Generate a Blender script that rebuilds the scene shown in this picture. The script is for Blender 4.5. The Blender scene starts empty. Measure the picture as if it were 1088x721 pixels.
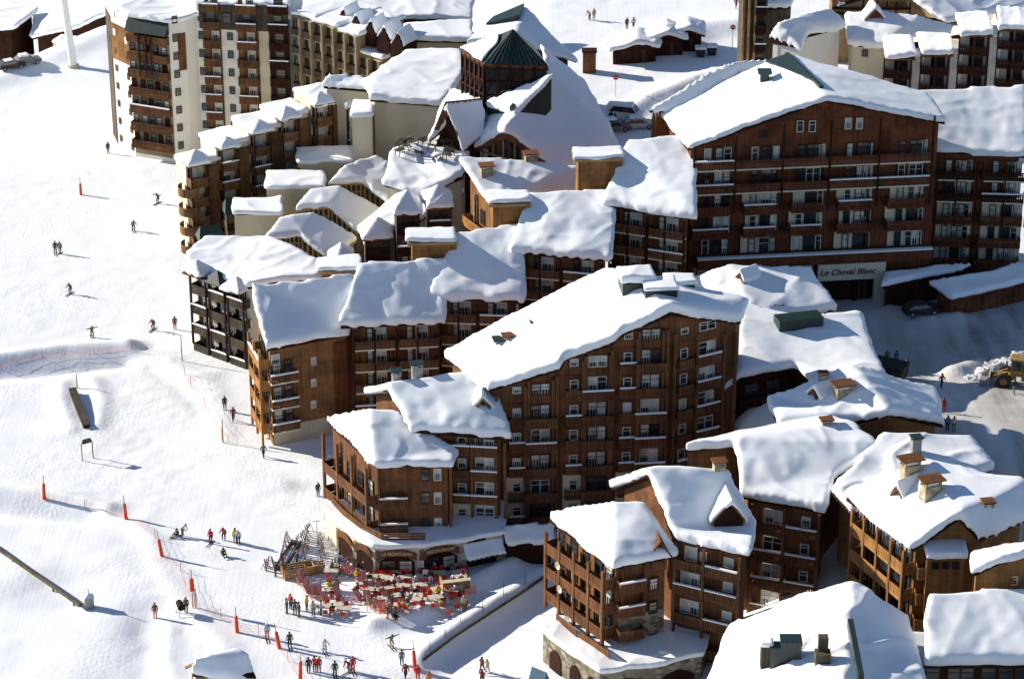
import bpy, bmesh, math, random
from mathutils import Vector, Matrix, noise
from mathutils.geometry import tessellate_polygon
random.seed(7)
SC = bpy.context.scene
COL = SC.collection
H, PITCH, FPX, CX, CY = 145.0, math.radians(25), 3000.0, 544.0, 360.5
CP, SP = math.cos(PITCH), math.sin(PITCH)

# ---------- camera rays: a spot in the photograph plus a distance or a height gives a place in the village
def ray(px, py):
    u, v = (px-CX)/FPX, (py-CY)/FPX
    return Vector((u, CP-v*SP, -SP-v*CP))
def V(px, py, Y=None, z=None, t=0.0):
    d = ray(px, py)
    if Y is not None: k = Y/d.y
    else: k = (z+t-H)/d.z
    return Vector((d.x*k, d.y*k, H+d.z*k-t))
def S(px, py, ref, k, t=0.0):
    d = ray(px, py)
    # H+dz*q - t = ref.z + k*(dy*q-ref.y)
    q = (ref.z-k*ref.y-H+t)/(d.z-k*d.y)
    return Vector((d.x*q, d.y*q, H+d.z*q-t))
def lerp(a, b, f): return a+(b-a)*f
def sstep(x):
    x = max(0.0, min(1.0, x)); return x*x*(3-2*x)
def interp(tab, x):
    if x <= tab[0][0]: return tab[0][1:]
    for a, b in zip(tab, tab[1:]):
        if x <= b[0]:
            f = (x-a[0])/(b[0]-a[0]); return tuple(p+(q-p)*f for p, q in zip(a[1:], b[1:]))
    return tab[-1][1:]

# ---------- materials
MATS = {}
def mat(name, col, rough=.8, col2=None, scale=(1,1,1), nscale=1.0, bump=0.0, metal=0.0, spec=.3, detail=4, lo=.35, hi=.65, bumpscale=None, emit=None, bdist=.1):
    m = bpy.data.materials.new(name); m.use_nodes = True
    nt = m.node_tree; b = nt.nodes['Principled BSDF']
    b.inputs['Roughness'].default_value = rough
    b.inputs['Metallic'].default_value = metal
    b.inputs['Specular IOR Level'].default_value = spec
    b.inputs['Base Color'].default_value = (*col, 1)
    if col2 or bump:
        tc = nt.nodes.new('ShaderNodeNewGeometry')
        mp = nt.nodes.new('ShaderNodeMapping'); mp.inputs['Scale'].default_value = scale
        nt.links.new(tc.outputs['Position'], mp.inputs['Vector'])
        n = nt.nodes.new('ShaderNodeTexNoise'); n.inputs['Scale'].default_value = nscale; n.inputs['Detail'].default_value = detail
        nt.links.new(mp.outputs[0], n.inputs['Vector'])
        if col2:
            r = nt.nodes.new('ShaderNodeValToRGB')
            r.color_ramp.elements[0].position = lo; r.color_ramp.elements[0].color = (*col, 1)
            r.color_ramp.elements[1].position = hi; r.color_ramp.elements[1].color = (*col2, 1)
            nt.links.new(n.outputs['Fac'], r.inputs[0]); nt.links.new(r.outputs[0], b.inputs['Base Color'])
        if bump:
            bp = nt.nodes.new('ShaderNodeBump'); bp.inputs['Strength'].default_value = bump; bp.inputs['Distance'].default_value = bdist
            if bumpscale:
                n2 = nt.nodes.new('ShaderNodeTexNoise'); n2.inputs['Scale'].default_value = bumpscale; n2.inputs['Detail'].default_value = 5
                nt.links.new(tc.outputs['Position'], n2.inputs['Vector'])
                nt.links.new(n2.outputs['Fac'], bp.inputs['Height'])
            else: nt.links.new(n.outputs['Fac'], bp.inputs['Height'])
            nt.links.new(bp.outputs[0], b.inputs['Normal'])
    if emit:
        b.inputs['Emission Color'].default_value = (*emit[0], 1); b.inputs['Emission Strength'].default_value = emit[1]
    MATS[name] = m
    return m
def wood(name, c1, c2):
    m=mat(name, c1, .78, c2, (3.2, 3.2, .12), 1.6, .3, lo=.25, hi=.75, spec=.12, bdist=.04)
    nt=m.node_tree; b=nt.nodes['Principled BSDF']; src=b.inputs['Base Color'].links[0].from_socket
    g=nt.nodes.new('ShaderNodeNewGeometry'); n=nt.nodes.new('ShaderNodeTexNoise'); n.inputs['Scale'].default_value=.45; n.inputs['Detail'].default_value=7; n.inputs['Roughness'].default_value=.65
    nt.links.new(g.outputs['Position'],n.inputs['Vector'])
    r=nt.nodes.new('ShaderNodeValToRGB'); e=r.color_ramp.elements; e[0].position=.32; e[0].color=(.50,.50,.52,1); e[1].position=.70; e[1].color=(1.35,1.28,1.18,1)
    nt.links.new(n.outputs['Fac'],r.inputs[0])
    mx=nt.nodes.new('ShaderNodeMix'); mx.data_type='RGBA'; mx.blend_type='MULTIPLY'; mx.inputs[0].default_value=1
    nt.links.new(src,mx.inputs[6]); nt.links.new(r.outputs[0],mx.inputs[7])
    # storey-high courses of boarding
    sp=nt.nodes.new('ShaderNodeSeparateXYZ'); nt.links.new(g.outputs['Position'],sp.inputs[0])
    md=nt.nodes.new('ShaderNodeMath'); md.operation='FRACT'; dv=nt.nodes.new('ShaderNodeMath'); dv.operation='DIVIDE'; dv.inputs[1].default_value=1.32
    nt.links.new(sp.outputs['Z'],dv.inputs[0]); nt.links.new(dv.outputs[0],md.inputs[0])
    lt=nt.nodes.new('ShaderNodeMath'); lt.operation='GREATER_THAN'; lt.inputs[1].default_value=.06; nt.links.new(md.outputs[0],lt.inputs[0])
    mr=nt.nodes.new('ShaderNodeMapRange'); mr.inputs['To Min'].default_value=.78; nt.links.new(lt.outputs[0],mr.inputs['Value'])
    m2=nt.nodes.new('ShaderNodeMix'); m2.data_type='RGBA'; m2.blend_type='MULTIPLY'; m2.inputs[0].default_value=1
    nt.links.new(mx.outputs[2],m2.inputs[6]); nt.links.new(mr.outputs[0],m2.inputs[7]); nt.links.new(m2.outputs[2],b.inputs['Base Color'])
    return m
M = {}
M['snow'] = mat('snow', (.86,.88,.91), .55, (.90,.91,.925), (1,1,1), .35, .35, spec=.25, bumpscale=2.2, bdist=.16)
M['roofsnow'] = mat('roof_snow', (.87,.89,.92), .55, (.90,.91,.93), (1,1,1), .3, .12, spec=.2, bumpscale=2.5, bdist=.06)
M['dirtysnow'] = mat('packed_snow', (.42,.41,.40), .7, (.66,.66,.67), (1,1,1), .16, .4, detail=8, bumpscale=1.5, bdist=.2)
M['dark'] = wood('dark_stained_wood', (.020,.008,.005), (.052,.018,.010))
M['red'] = wood('mahogany_stained_wood', (.090,.030,.015), (.195,.070,.033))
M['brown'] = wood('brown_stained_wood', (.098,.043,.020), (.225,.103,.047))
M['gold'] = wood('honey_stained_wood', (.155,.074,.029), (.31,.16,.062))
M['tan'] = wood('tan_wood', (.30,.19,.085), (.48,.33,.17))
M['rail'] = wood('balcony_wood', (.095,.044,.022), (.22,.105,.050))
M['ochre'] = wood('ochre_stained_wood', (.115,.060,.028), (.25,.14,.066))
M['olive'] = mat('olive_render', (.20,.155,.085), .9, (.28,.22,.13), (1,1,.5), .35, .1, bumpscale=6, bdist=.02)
M['railgold'] = wood('honey_balcony_wood', (.26,.125,.045), (.46,.24,.085))
M['grey'] = wood('weathered_grey_timber', (.05,.042,.032), (.12,.10,.075))
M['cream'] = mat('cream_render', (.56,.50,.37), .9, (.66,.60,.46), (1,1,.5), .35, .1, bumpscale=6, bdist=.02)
M['white'] = mat('white_render', (.72,.70,.63), .9, (.80,.78,.70), (1,1,.4), .3, .1, bumpscale=6, bdist=.02)
M['beige'] = mat('beige_render', (.44,.39,.28), .9, (.54,.48,.35), (1,1,.5), .35, .1, bumpscale=6, bdist=.02)
M['green'] = mat('green_copper_sheet', (.008,.020,.018), .45, (.018,.038,.034), (2,2,.3), 1.5, 0, spec=.4)
M['greymetal'] = mat('grey_metal', (.22,.23,.23), .5, (.32,.32,.31), (1,1,.2), 1, 0, metal=.3)
M['black'] = mat('black_rubber', (.014,.014,.015), .6, (.03,.03,.03), (1,1,1), 3)
M['glass'] = mat('window_glass', (.012,.016,.02), .08, (.03,.04,.045), (1,1,1), .7, spec=.7)
M['curtain'] = mat('net_curtain', (.30,.31,.29), .6, (.66,.66,.61), (1,1,.3), .8, spec=.5)
M['frame'] = mat('dark_window_frame', (.035,.016,.010), .6, (.06,.03,.018), (1,1,1), 2)
M['paleframe'] = mat('pale_window_frame', (.55,.52,.45), .6, (.65,.62,.55), (1,1,1), 2)
M['orange'] = mat('orange_pad', (.55,.055,.014), .6, (.68,.09,.025), (1,1,1), 2)
M['net'] = mat('orange_netting', (.72,.26,.18), .7, (.80,.36,.27), (1,1,1), 2)
M['chairred'] = mat('red_plastic', (.50,.025,.018), .45, (.62,.045,.03), (1,1,1), 2)
M['tabletop'] = mat('pale_table_top', (.50,.43,.33), .6, (.66,.60,.50), (1,1,1), 2)
M['pink'] = mat('pink_canvas', (.68,.22,.19), .8, (.76,.34,.29), (1,1,1), 2)
M['yellow'] = mat('ochre_machine_paint', (.20,.12,.035), .7, (.36,.22,.06), (1,1,1), 1.5)
M['steel'] = mat('steel', (.40,.41,.42), .4, (.5,.5,.5), (1,1,1), 2, metal=.6)
M['skin'] = mat('skin', (.50,.28,.19), .6, (.56,.33,.23), (1,1,1), 8)
M['rope'] = mat('dark_rope', (.05,.05,.05), .8, (.08,.08,.08), (1,1,1), 2)

def stone_mat(name, c1, c2, c3):
    m = bpy.data.materials.new(name); m.use_nodes = True; nt = m.node_tree; b = nt.nodes['Principled BSDF']
    b.inputs['Roughness'].default_value = .9; b.inputs['Specular IOR Level'].default_value = .2
    g = nt.nodes.new('ShaderNodeNewGeometry'); mp = nt.nodes.new('ShaderNodeMapping'); mp.inputs['Scale'].default_value = (1.5,1.5,2.4)
    nt.links.new(g.outputs['Position'], mp.inputs[0])
    v = nt.nodes.new('ShaderNodeTexVoronoi'); v.inputs['Scale'].default_value = 1.0
    nt.links.new(mp.outputs[0], v.inputs['Vector'])
    r = nt.nodes.new('ShaderNodeValToRGB'); e = r.color_ramp.elements
    e[0].color = (*c1,1); e[1].color = (*c2,1); x = e.new(.5); x.color = (*c3,1)
    nt.links.new(v.outputs['Color'], r.inputs[0]); nt.links.new(r.outputs[0], b.inputs['Base Color'])
    bp = nt.nodes.new('ShaderNodeBump'); bp.inputs['Strength'].default_value = .6; bp.inputs['Distance'].default_value = .12; bp.invert = True
    nt.links.new(v.outputs['Distance'], bp.inputs['Height']); nt.links.new(bp.outputs[0], b.inputs['Normal'])
    MATS[name] = m; return m
M['stone'] = stone_mat('rubble_stone', (.09,.075,.05), (.36,.32,.24), (.20,.175,.12))
M['chimneystone'] = stone_mat('chimney_stone', (.20,.17,.11), (.46,.40,.28), (.32,.27,.18))
def solid(name, c, rough=.7): 
    if name not in MATS: mat(name, c, rough, tuple(min(1,x*1.25) for x in c), (1,1,1), 6)
    return MATS[name]

# ---------- mesh building
class MB:
    def __init__(s): s.v=[]; s.f=[]; s.m=[]
    def add(s, vs, fs, m=0):
        o=len(s.v); s.v += [Vector(v) for v in vs]; s.f += [[i+o for i in f] for f in fs]; s.m += [m]*len(fs); return s
    def box(s, x0,x1,y0,y1,z0,z1, m=0):
        return s.add([(x0,y0,z0),(x1,y0,z0),(x1,y1,z0),(x0,y1,z0),(x0,y0,z1),(x1,y0,z1),(x1,y1,z1),(x0,y1,z1)],
            [(0,3,2,1),(4,5,6,7),(0,1,5,4),(1,2,6,5),(2,3,7,6),(3,0,4,7)], m)
    def prism(s, loop, z0, z1, m=0):
        n=len(loop)
        return s.add([(p[0],p[1],z0) for p in loop]+[(p[0],p[1],z1) for p in loop],
            [tuple(range(n))[::-1], tuple(range(n,2*n))]+[(i,(i+1)%n,n+(i+1)%n,n+i) for i in range(n)], m)
    def tube(s, a, b, r0, r1=None, n=6, m=0):
        r1 = r0 if r1 is None else r1; a=Vector(a); b=Vector(b); d=(b-a).normalized()
        u = d.orthogonal().normalized(); w = d.cross(u)
        vs=[]
        for p,r in ((a,r0),(b,r1)):
            for i in range(n):
                t=2*math.pi*i/n; vs.append(p+(u*math.cos(t)+w*math.sin(t))*r)
        return s.add(vs, [(i,(i+1)%n,n+(i+1)%n,n+i) for i in range(n)]+[tuple(range(n))[::-1],tuple(range(n,2*n))], m)
    def bar(s, a, b, w, h, m=0):
        a=Vector(a); b=Vector(b); d=(b-a).normalized()
        u = d.cross(Vector((0,0,1)));  u = u.normalized() if u.length>1e-4 else Vector((1,0,0))
        k = u.cross(d)
        vs=[p+u*(sx*w/2)+k*(sz*h/2) for p in (a,b) for sx,sz in ((-1,-1),(1,-1),(1,1),(-1,1))]
        return s.add(vs, [(0,1,2,3)[::-1],(4,5,6,7),(0,1,5,4),(1,2,6,5),(2,3,7,6),(3,0,4,7)], m)
    def mesh(s, name, mats):
        me=bpy.data.meshes.new(name); me.from_pydata([tuple(v) for v in s.v], [], s.f)
        for m in (mats if isinstance(mats,(list,tuple)) else [mats]): me.materials.append(m)
        me.polygons.foreach_set('material_index', s.m)
        me.update(); me.validate()
        bm=bmesh.new(); bm.from_mesh(me); bmesh.ops.recalc_face_normals(bm, faces=bm.faces); bm.to_mesh(me); bm.free()
        return me
    def build(s, name, mats, parent=None, loc=None, smooth=False):
        me=s.mesh(name, mats)
        if smooth: me.polygons.foreach_set('use_smooth',[True]*len(me.polygons))
        return link(name, me, parent, loc)
def link(name, me, parent=None, loc=None, rz=0):
    o=bpy.data.objects.new(name, me); COL.objects.link(o)
    if parent is not None: o.parent=parent
    if loc is not None: o.location=loc
    if rz: o.rotation_euler=(0,0,rz)
    return o
def tag(o, label, cat, group=None, kind=None):
    if label: o['label']=label
    if cat: o['category']=cat
    if group: o['group']=group
    if kind: o['kind']=kind
    return o
def thing(name, label, cat, loc, rz=0, group=None):
    o=bpy.data.objects.new(name, None); COL.objects.link(o); o.location=loc; o.rotation_euler=(0,0,rz); o.empty_display_size=.5
    return tag(o, label, cat, group)
def copy_tree(o, parent=None):
    c=o.copy(); COL.objects.link(c)
    if parent is not None: c.parent=parent
    for ch in list(o.children): copy_tree(ch, c)
    return c

# ---------- roofs, snow and houses
def boundary(verts, faces):
    fs=[]
    for f in faces:
        n=Vector((0,0,0)); p=[verts[i] for i in f]
        for a,b in zip(p,p[1:]+p[:1]): n.z += (a.x-b.x)*(a.y+b.y)
        fs.append(list(f) if n.z>0 else list(f)[::-1])
    E={}
    for f in fs:
        for a,b in zip(f,f[1:]+f[:1]): E[(a,b)]=1
    nxt={a:b for (a,b) in E if (b,a) not in E}
    st=next(iter(nxt)); loop=[st]
    while nxt[loop[-1]]!=st and len(loop)<200: loop.append(nxt[loop[-1]])
    return fs, loop
def inset_loop(pts, d):
    n=len(pts); out=[]
    for i in range(n):
        a,b,c=pts[i-1],pts[i],pts[(i+1)%n]
        e1=Vector((b.x-a.x,b.y-a.y)).normalized(); e2=Vector((c.x-b.x,c.y-b.y)).normalized()
        n1=Vector((-e1.y,e1.x)); n2=Vector((-e2.y,e2.x)); m=n1+n2
        m = m/max(.35,m.dot(n1)) if m.length>1e-3 else n1
        out.append(Vector((b.x+m.x*d,b.y+m.y*d,b.z)))
    return out
def plane_z(fs, verts, i, p):
    best=None
    for f in fs:
        if i not in f: continue
        q=[verts[k] for k in f]; c=sum(q,Vector())/len(q)
        nn=Vector((0,0,0))
        for a,b in zip(q,q[1:]+q[:1]): nn+= a.cross(b)
        nn += Vector((0,0,0))
        nn=Vector((0,0,0))
        for a,b in zip(q,q[1:]+q[:1]): nn += (a-c).cross(b-c)
        if abs(nn.z)<1e-6: continue
        z=c.z-((p.x-c.x)*nn.x+(p.y-c.y)*nn.y)/nn.z
        best = z if best is None else min(best,z)
    return best if best is not None else verts[i].z
def slab(verts, fs, loop, t0, t1):
    n=len(verts); mb=MB()
    vs=[v+Vector((0,0,t1)) for v in verts]+[v+Vector((0,0,t0)) for v in verts]
    F=[tuple(f) for f in fs]+[tuple(i+n for i in f[::-1]) for f in fs]
    for a,b in zip(loop,loop[1:]+loop[:1]): F.append((a,a+n,b+n,b)[::-1] if False else (b,a,a+n,b+n))
    mb.add(vs,F); return mb
def snow_mesh(verts, fs, loop, t, vox=.28, sm=7, grow=.28, rough=.14, seed=0, t0=.02):
    pts=[verts[i] for i in loop]; g=inset_loop(pts,-grow)
    vv=[v.copy() for v in verts]
    for k,i in enumerate(loop):
        vv[i]=Vector((g[k].x,g[k].y,plane_z(fs,verts,i,g[k])))
    mb=slab(vv,fs,loop,t0-.12,t)
    me=mb.mesh('snow_layer',M['roofsnow'])
    bm=bmesh.new(); bm.from_mesh(me); bmesh.ops.triangulate(bm,faces=[f for f in bm.faces if len(f.verts)>4 or True]); bm.to_mesh(me); bm.free()
    o=bpy.data.objects.new('tmp_snow',me); TMP.objects.link(o)
    r=o.modifiers.new('r','REMESH'); r.mode='VOXEL'; r.voxel_size=vox
    s=o.modifiers.new('s','SMOOTH'); s.factor=.5; s.iterations=sm
    dg=bpy.context.evaluated_depsgraph_get(); dg.update()
    out=bpy.data.meshes.new_from_object(o.evaluated_get(dg))
    TMP.objects.unlink(o); bpy.data.objects.remove(o); bpy.data.meshes.remove(me)
    off=Vector((seed*13.7,seed*7.1,seed*3.3))
    rs=random.Random(seed*7+1); amp=rough/.14*rs.uniform(.8,1.25); ca,sa=math.cos(rs.uniform(0,3)),math.sin(rs.uniform(0,3))
    for v in out.vertices:
        p=v.co+off
        w=Vector((noise.noise(p*.2),noise.noise(p*.2+Vector((9,0,0))),0))*2.2
        q=Vector(((p.x*ca+p.y*sa)*.15,(p.y*ca-p.x*sa)*.26,0))+w*.2
        crest=max(0,1-abs(noise.noise(q))*2.6)**2
        a=noise.noise(p*.11)*.42+crest*.11-.035+noise.noise(p*.4)*.03+noise.noise(p*1.3)*.012
        h=noise.noise((p+Vector((50,0,0)))*.33); h2=noise.noise((p+Vector((0,50,0)))*.33); g=noise.noise(p*.85+Vector((0,0,40)))
        v.co += Vector((h*.30+g*.10,h2*.34+g*.12,a*amp))
    out.name='snow_layer'
    out.materials.clear(); out.materials.append(M['roofsnow'])
    out.polygons.foreach_set('use_smooth',[True]*len(out.polygons))
    return out
TMP=bpy.data.collections.new('workbench'); COL.children.link(TMP)
NS=[0]
def snow_on(parent, verts, faces, t=.8, name='snow_layer', **k):
    fs,loop=boundary(verts,tri_faces(verts,faces)); NS[0]+=1
    return link(name, snow_mesh(verts,fs,loop,t,seed=NS[0],**k), parent, -world_loc(parent) if parent else None)
def world_loc(o):
    v=Vector((0,0,0))
    while o is not None: v+=Vector(o.location); o=o.parent
    return v

class House: pass
def tri_faces(verts,faces):
    out=[]
    for f in faces:
        if len(f)==3: out.append(list(f)); continue
        q=[verts[i] for i in f]; c=sum(q,Vector())/len(q); nn=Vector((0,0,0))
        for a,b in zip(q,q[1:]+q[:1]): nn+=(a-c).cross(b-c)
        nn.normalize()
        if max(abs((p-c).dot(nn)) for p in q)<.05: out.append(list(f)); continue
        for t in tessellate_polygon([[Vector((p.x,p.y,0)) for p in q]]): out.append([f[i] for i in t])
    return out
def house(name, label, cat, verts, faces, zb, wall='brown', over=.7, snow=.85, roofmat='dark', group=None, gable=None, vox=.28, rough=.14, sm=9, slab_t=.28, wallname='wall'):
    fs,loop=boundary(verts,tri_faces(verts,faces))
    pts=[verts[i] for i in loop]
    c=sum(pts,Vector())/len(pts)
    loc=Vector((c.x,c.y,zb))
    root=thing(name,label,cat,loc,0,group)
    h=House(); h.root=root; h.loc=loc; h.zb=zb; h.verts=verts
    ar=abs(sum(a.x*b.y-a.y*b.x for a,b in zip(pts,pts[1:]+pts[:1])))/2; pe=sum((Vector((a.x-b.x,a.y-b.y))).length for a,b in zip(pts,pts[1:]+pts[:1]))
    over=min(over,.45*ar/pe)
    ins=inset_loop(pts,over)
    V2=[v.copy() for v in verts]; h.w={}
    for k,i in enumerate(loop):
        V2[i]=Vector((ins[k].x,ins[k].y,plane_z(fs,verts,i,ins[k])))
        h.w[i]=V2[i].copy()
    if set(loop)!=set(range(len(verts))): print('WARN outline',name,label,loop,[tuple(round(c,1) for c in v) for v in verts])
    for i in range(len(verts)):
        if i not in h.w: h.w[i]=verts[i].copy()
    n=len(verts)
    body=MB()
    vs=[v+Vector((0,0,-slab_t))-loc for v in V2]+[Vector((v.x,v.y,zb-1.5))-loc for v in V2]
    F=[tuple(f) for f in fs]+[tuple(i+n for i in f[::-1]) for f in fs]
    for a,b in zip(loop,loop[1:]+loop[:1]): F.append((b,a,a+n,b+n))
    body.add(vs,F)
    h.wall=body.build(wallname,M[wall],root)
    rf=slab([v-loc for v in verts],fs,loop,-slab_t,0).build('roof',M[roofmat],root)
    h.roof=rf; rf.location=(0,0,0)
    if snow:
        NS[0]+=1
        s=link('snow_layer',snow_mesh(verts,fs,loop,snow,vox=vox,rough=rough,seed=NS[0],sm=sm),rf,-loc)
    return h

WCACHE={}
def window_meshes(w,h,style,var):
    key=(round(w,1),round(h,1),style,var)
    if key in WCACHE: return WCACHE[key]
    w,hh=key[0],key[1]; fr=MB(); pn=MB(); f=.09
    X0,X1=-w/2,w/2; Z0,Z1=-hh/2,hh/2
    fr.box(X0,X1,-.10,.02,Z0,Z0+f); fr.box(X0,X1,-.10,.02,Z1-f,Z1)
    fr.box(X0,X0+f,-.10,.02,Z0+f,Z1-f); fr.box(X1-f,X1,-.10,.02,Z0+f,Z1-f)
    nx=max(1,round(w/.95))
    edges=[X0+f+(X1-X0-2*f)*i/nx for i in range(nx+1)]
    for e in edges[1:-1]: fr.box(e-.05,e+.05,-.09,.01,Z0+f,Z1-f)
    fr.box(X0+f,X1-f,-.08,.0,.12*hh,.12*hh+.06)
    rnd=random.Random(hash((w,hh,var))&0xffff)
    for a,b in zip(edges,edges[1:]):
        r=rnd.random()
        curtained = {0:.25,1:.75,2:1.0,3:0.0}[var]  # share of panes hung with a net curtain
        if r<curtained:
            top=Z1-f; cut=Z1-f-(Z1-Z0-2*f)*rnd.choice([.42,.5,.5,.56,.62,.9])
            pn.box(a,b,-.035,.01,cut,top,1)
            if cut>Z0+f+.05:
                pn.box(a,b,-.035,.01,Z0+f,cut-.001,0)
                for q in range(3):
                    xq=a+(b-a)*(q+.5)/3; pn.box(xq-.035,xq+.035,-.06,-.036,Z0+f,cut-.002,1)
        else: pn.box(a,b,-.035,.01,Z0+f,Z1-f,0)
    fm=fr.mesh('window',M['paleframe' if style=='pale' else 'frame']); pm=pn.mesh('pane',[M['glass'],M['curtain']])
    WCACHE[key]=(fm,pm); return fm,pm
BCACHE={}
def rail_mesh(L,d,hgt,mats,edge=True,slats=True):
    key=(round(L,1),round(d,1),round(hgt,1),mats,edge)
    if key in BCACHE: return BCACHE[key]
    mb=MB(); L=key[0]
    mb.box(-L/2,L/2,-d,0,-.18,.0,1 if edge else 0)
    mb.box(-L/2,L/2,-d-.03,-d+.05,hgt-.1,hgt); mb.box(-L/2,L/2,-d-.02,-d+.04,.06,.16)
    n=max(2,int(L/.26))
    for i in range(n):
        a=-L/2+L*(i+.12)/n; b=-L/2+L*(i+.88)/n
        mb.box(a,b,-d,-d+.03,.16,hgt-.1)
    if d>.35:
        for sx in (-L/2,L/2-.05):
            mb.box(sx,sx+.05,-d+.05,0,.06,hgt)
    me=mb.mesh('balcony',[M[mats],M['cream'] if edge else M[mats]]); BCACHE[key]=me; return me
class Fac:
    """a vertical wall plane; s runs along it, z is height"""
    def __init__(f, root, a, b):
        f.root=root; f.loc=world_loc(root); f.a=Vector((a.x,a.y,0)); d=Vector((b.x-a.x,b.y-a.y,0)); f.L=d.length; f.u=d/f.L
        n=Vector((f.u.y,-f.u.x,0)); mid=(f.a+Vector((b.x,b.y,0)))/2
        if n.dot(-mid)<0: n=-n; f.flip=True
        else: f.flip=False
        f.n=n
        f.rz=math.atan2(n.x,-n.y)  # rotation taking -Y to n
    def hit(f,px,py,off=0.0):
        d=ray(px,py); o=Vector((0,0,H)); p0=f.a+f.n*off
        k=(p0-o).dot(f.n)/d.dot(f.n); return o+d*k
    def s(f,px,py,off=0.0): return (f.hit(px,py,off)-f.a).dot(f.u)
    def z(f,px,py,off=0.0): return f.hit(px,py,off).z
    def sz(f,px,py,off=0.0):
        p=f.hit(px,py,off); return (p-f.a).dot(f.u),p.z
    def pos(f,s,z,off=0.0): return f.a+f.u*s+f.n*off+Vector((0,0,z))-f.loc
    def win(f,s,z,w,h,style='dark',var=None,off=.03):
        if var is None: var=random.choice([0,1,1,2,3])
        fm,pm=window_meshes(w,h,style,var)
        o=link('window',fm,f.root,f.pos(s,z,off),f.rz); link('pane',pm,o); return o
    def balc(f,s0,s1,z,d=.9,hgt=1.0,m='rail',edge=True,snow=.35,name='balcony'):
        L=abs(s1-s0); me=rail_mesh(L,d,hgt,m,edge)
        o=link(name,me,f.root,f.pos((s0+s1)/2,z,.04),f.rz)
        if random.random()<snow:
            sb=MB(); sb.box(-L/2,L/2,-d-.10,-d+.14,hgt+.003,hgt+.14); sb.build('snow_ledge',M['roofsnow'],o)
        return o
    def panel(f,s0,s1,z0,z1,m,name='panel',th=.08,off=0.0):
        mb=MB(); L=abs(s1-s0); mb.box(-L/2,L/2,-th,.0,0,z1-z0)
        return link(name,mb.mesh(name,M[m]),f.root,f.pos((s0+s1)/2,z0,off),f.rz)
    def post(f,s,z0,z1,off=.5,r=.16,m='rail'):
        mb=MB(); mb.box(-r/2,r/2,-r/2,r/2,0,z1-z0)
        return link('post',mb.mesh('post',M[m]),f.root,f.pos(s,z0,off),f.rz)
    def grid(f,cols,zs,var=None):
        for s,w,h,st in cols:
            for z in zs: f.win(s,z,w,h,st,var)
def block(root,name,loop,z0,z1,m,snow=0,over=.25,grow=.1):
    """an extra volume of a building"""
    loc=world_loc(root)
    mb=MB(); mb.prism([(p[0]-loc.x,p[1]-loc.y) for p in loop],z0-loc.z,z1-loc.z)
    o=mb.build(name,M[m],root)
    if snow:
        vs=[Vector((p[0],p[1],z1)) for p in loop]; snow_on(o,vs,[list(range(len(vs)))],snow,grow=over)
    return o
def rect(a,b,depth):
    """footprint from the front line a-b going back from the camera"""
    u=Vector((b.x-a.x,b.y-a.y)).normalized(); n=Vector((-u.y,u.x))
    if n.y<0: n=-n
    return [(a.x,a.y),(b.x,b.y),(b.x+n.x*depth,b.y+n.y*depth),(a.x+n.x*depth,a.y+n.y*depth)]

# ---------- terrain
XT=[(225,20,10,2),(238,22,12,3.5),(246,28,14,6),(253,29,14,12.5),(262,27,14,13),(275,14,24,11.2),(283,0,40,10),(292,-2,38,9.2),(312,-6,40,9.2),(340,-16,34,11.5),(372,-16,40,12.8),(430,-20,60,13),(500,-20,60,13)]
RIDGES=[]  # (polyline world xy, half width, height)
def seg_d(p,a,b):
    ab=b-a; t=max(0,min(1,(p-a).dot(ab)/max(1e-9,ab.length_squared))); return (p-(a+ab*t)).length,t
def Tbase(x,y):
    c,w,amp=interp(XT,y)
    z=amp*sstep((x-c)/w+.5)
    if x<-42 and y>395: z-=17*sstep((y-(408+(x+78)*1.5))/26)*sstep((-44-x)/10)
    return z
def T(x,y):
    z=Tbase(x,y)
    p=Vector((x,y))
    for pl,w,h,bb in RIDGES:
        if not(bb[0]-3*w<x<bb[2]+3*w and bb[1]-3*w<y<bb[3]+3*w): continue
        d=min(seg_d(p,a,b)[0] for a,b in zip(pl,pl[1:]))
        if d<3*w: z+=h*math.exp(-(d/w)**2)
    q=Vector((x,y,0))
    z+=noise.noise(q*.02)*.5+noise.noise(q*.11)*.04
    if y>430: z+=0
    return z
def G(px,py):
    d=ray(px,py); k=(H-0)/-d.z*.75
    o=Vector((0,0,H))
    for i in range(400):
        p=o+d*k
        g=p.z-T(p.x,p.y)
        if g<.02: break
        k+=max(.05,g*.9)
    p=o+d*k; p.z=T(p.x,p.y); return p
def ridge(pix,w,h,z=0.0):
    pl=[Vector(V(a,b,z=z).xy) for a,b in pix]
    RIDGES.append((pl,w,h,(min(p.x for p in pl),min(p.y for p in pl),max(p.x for p in pl),max(p.y for p in pl))))
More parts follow.
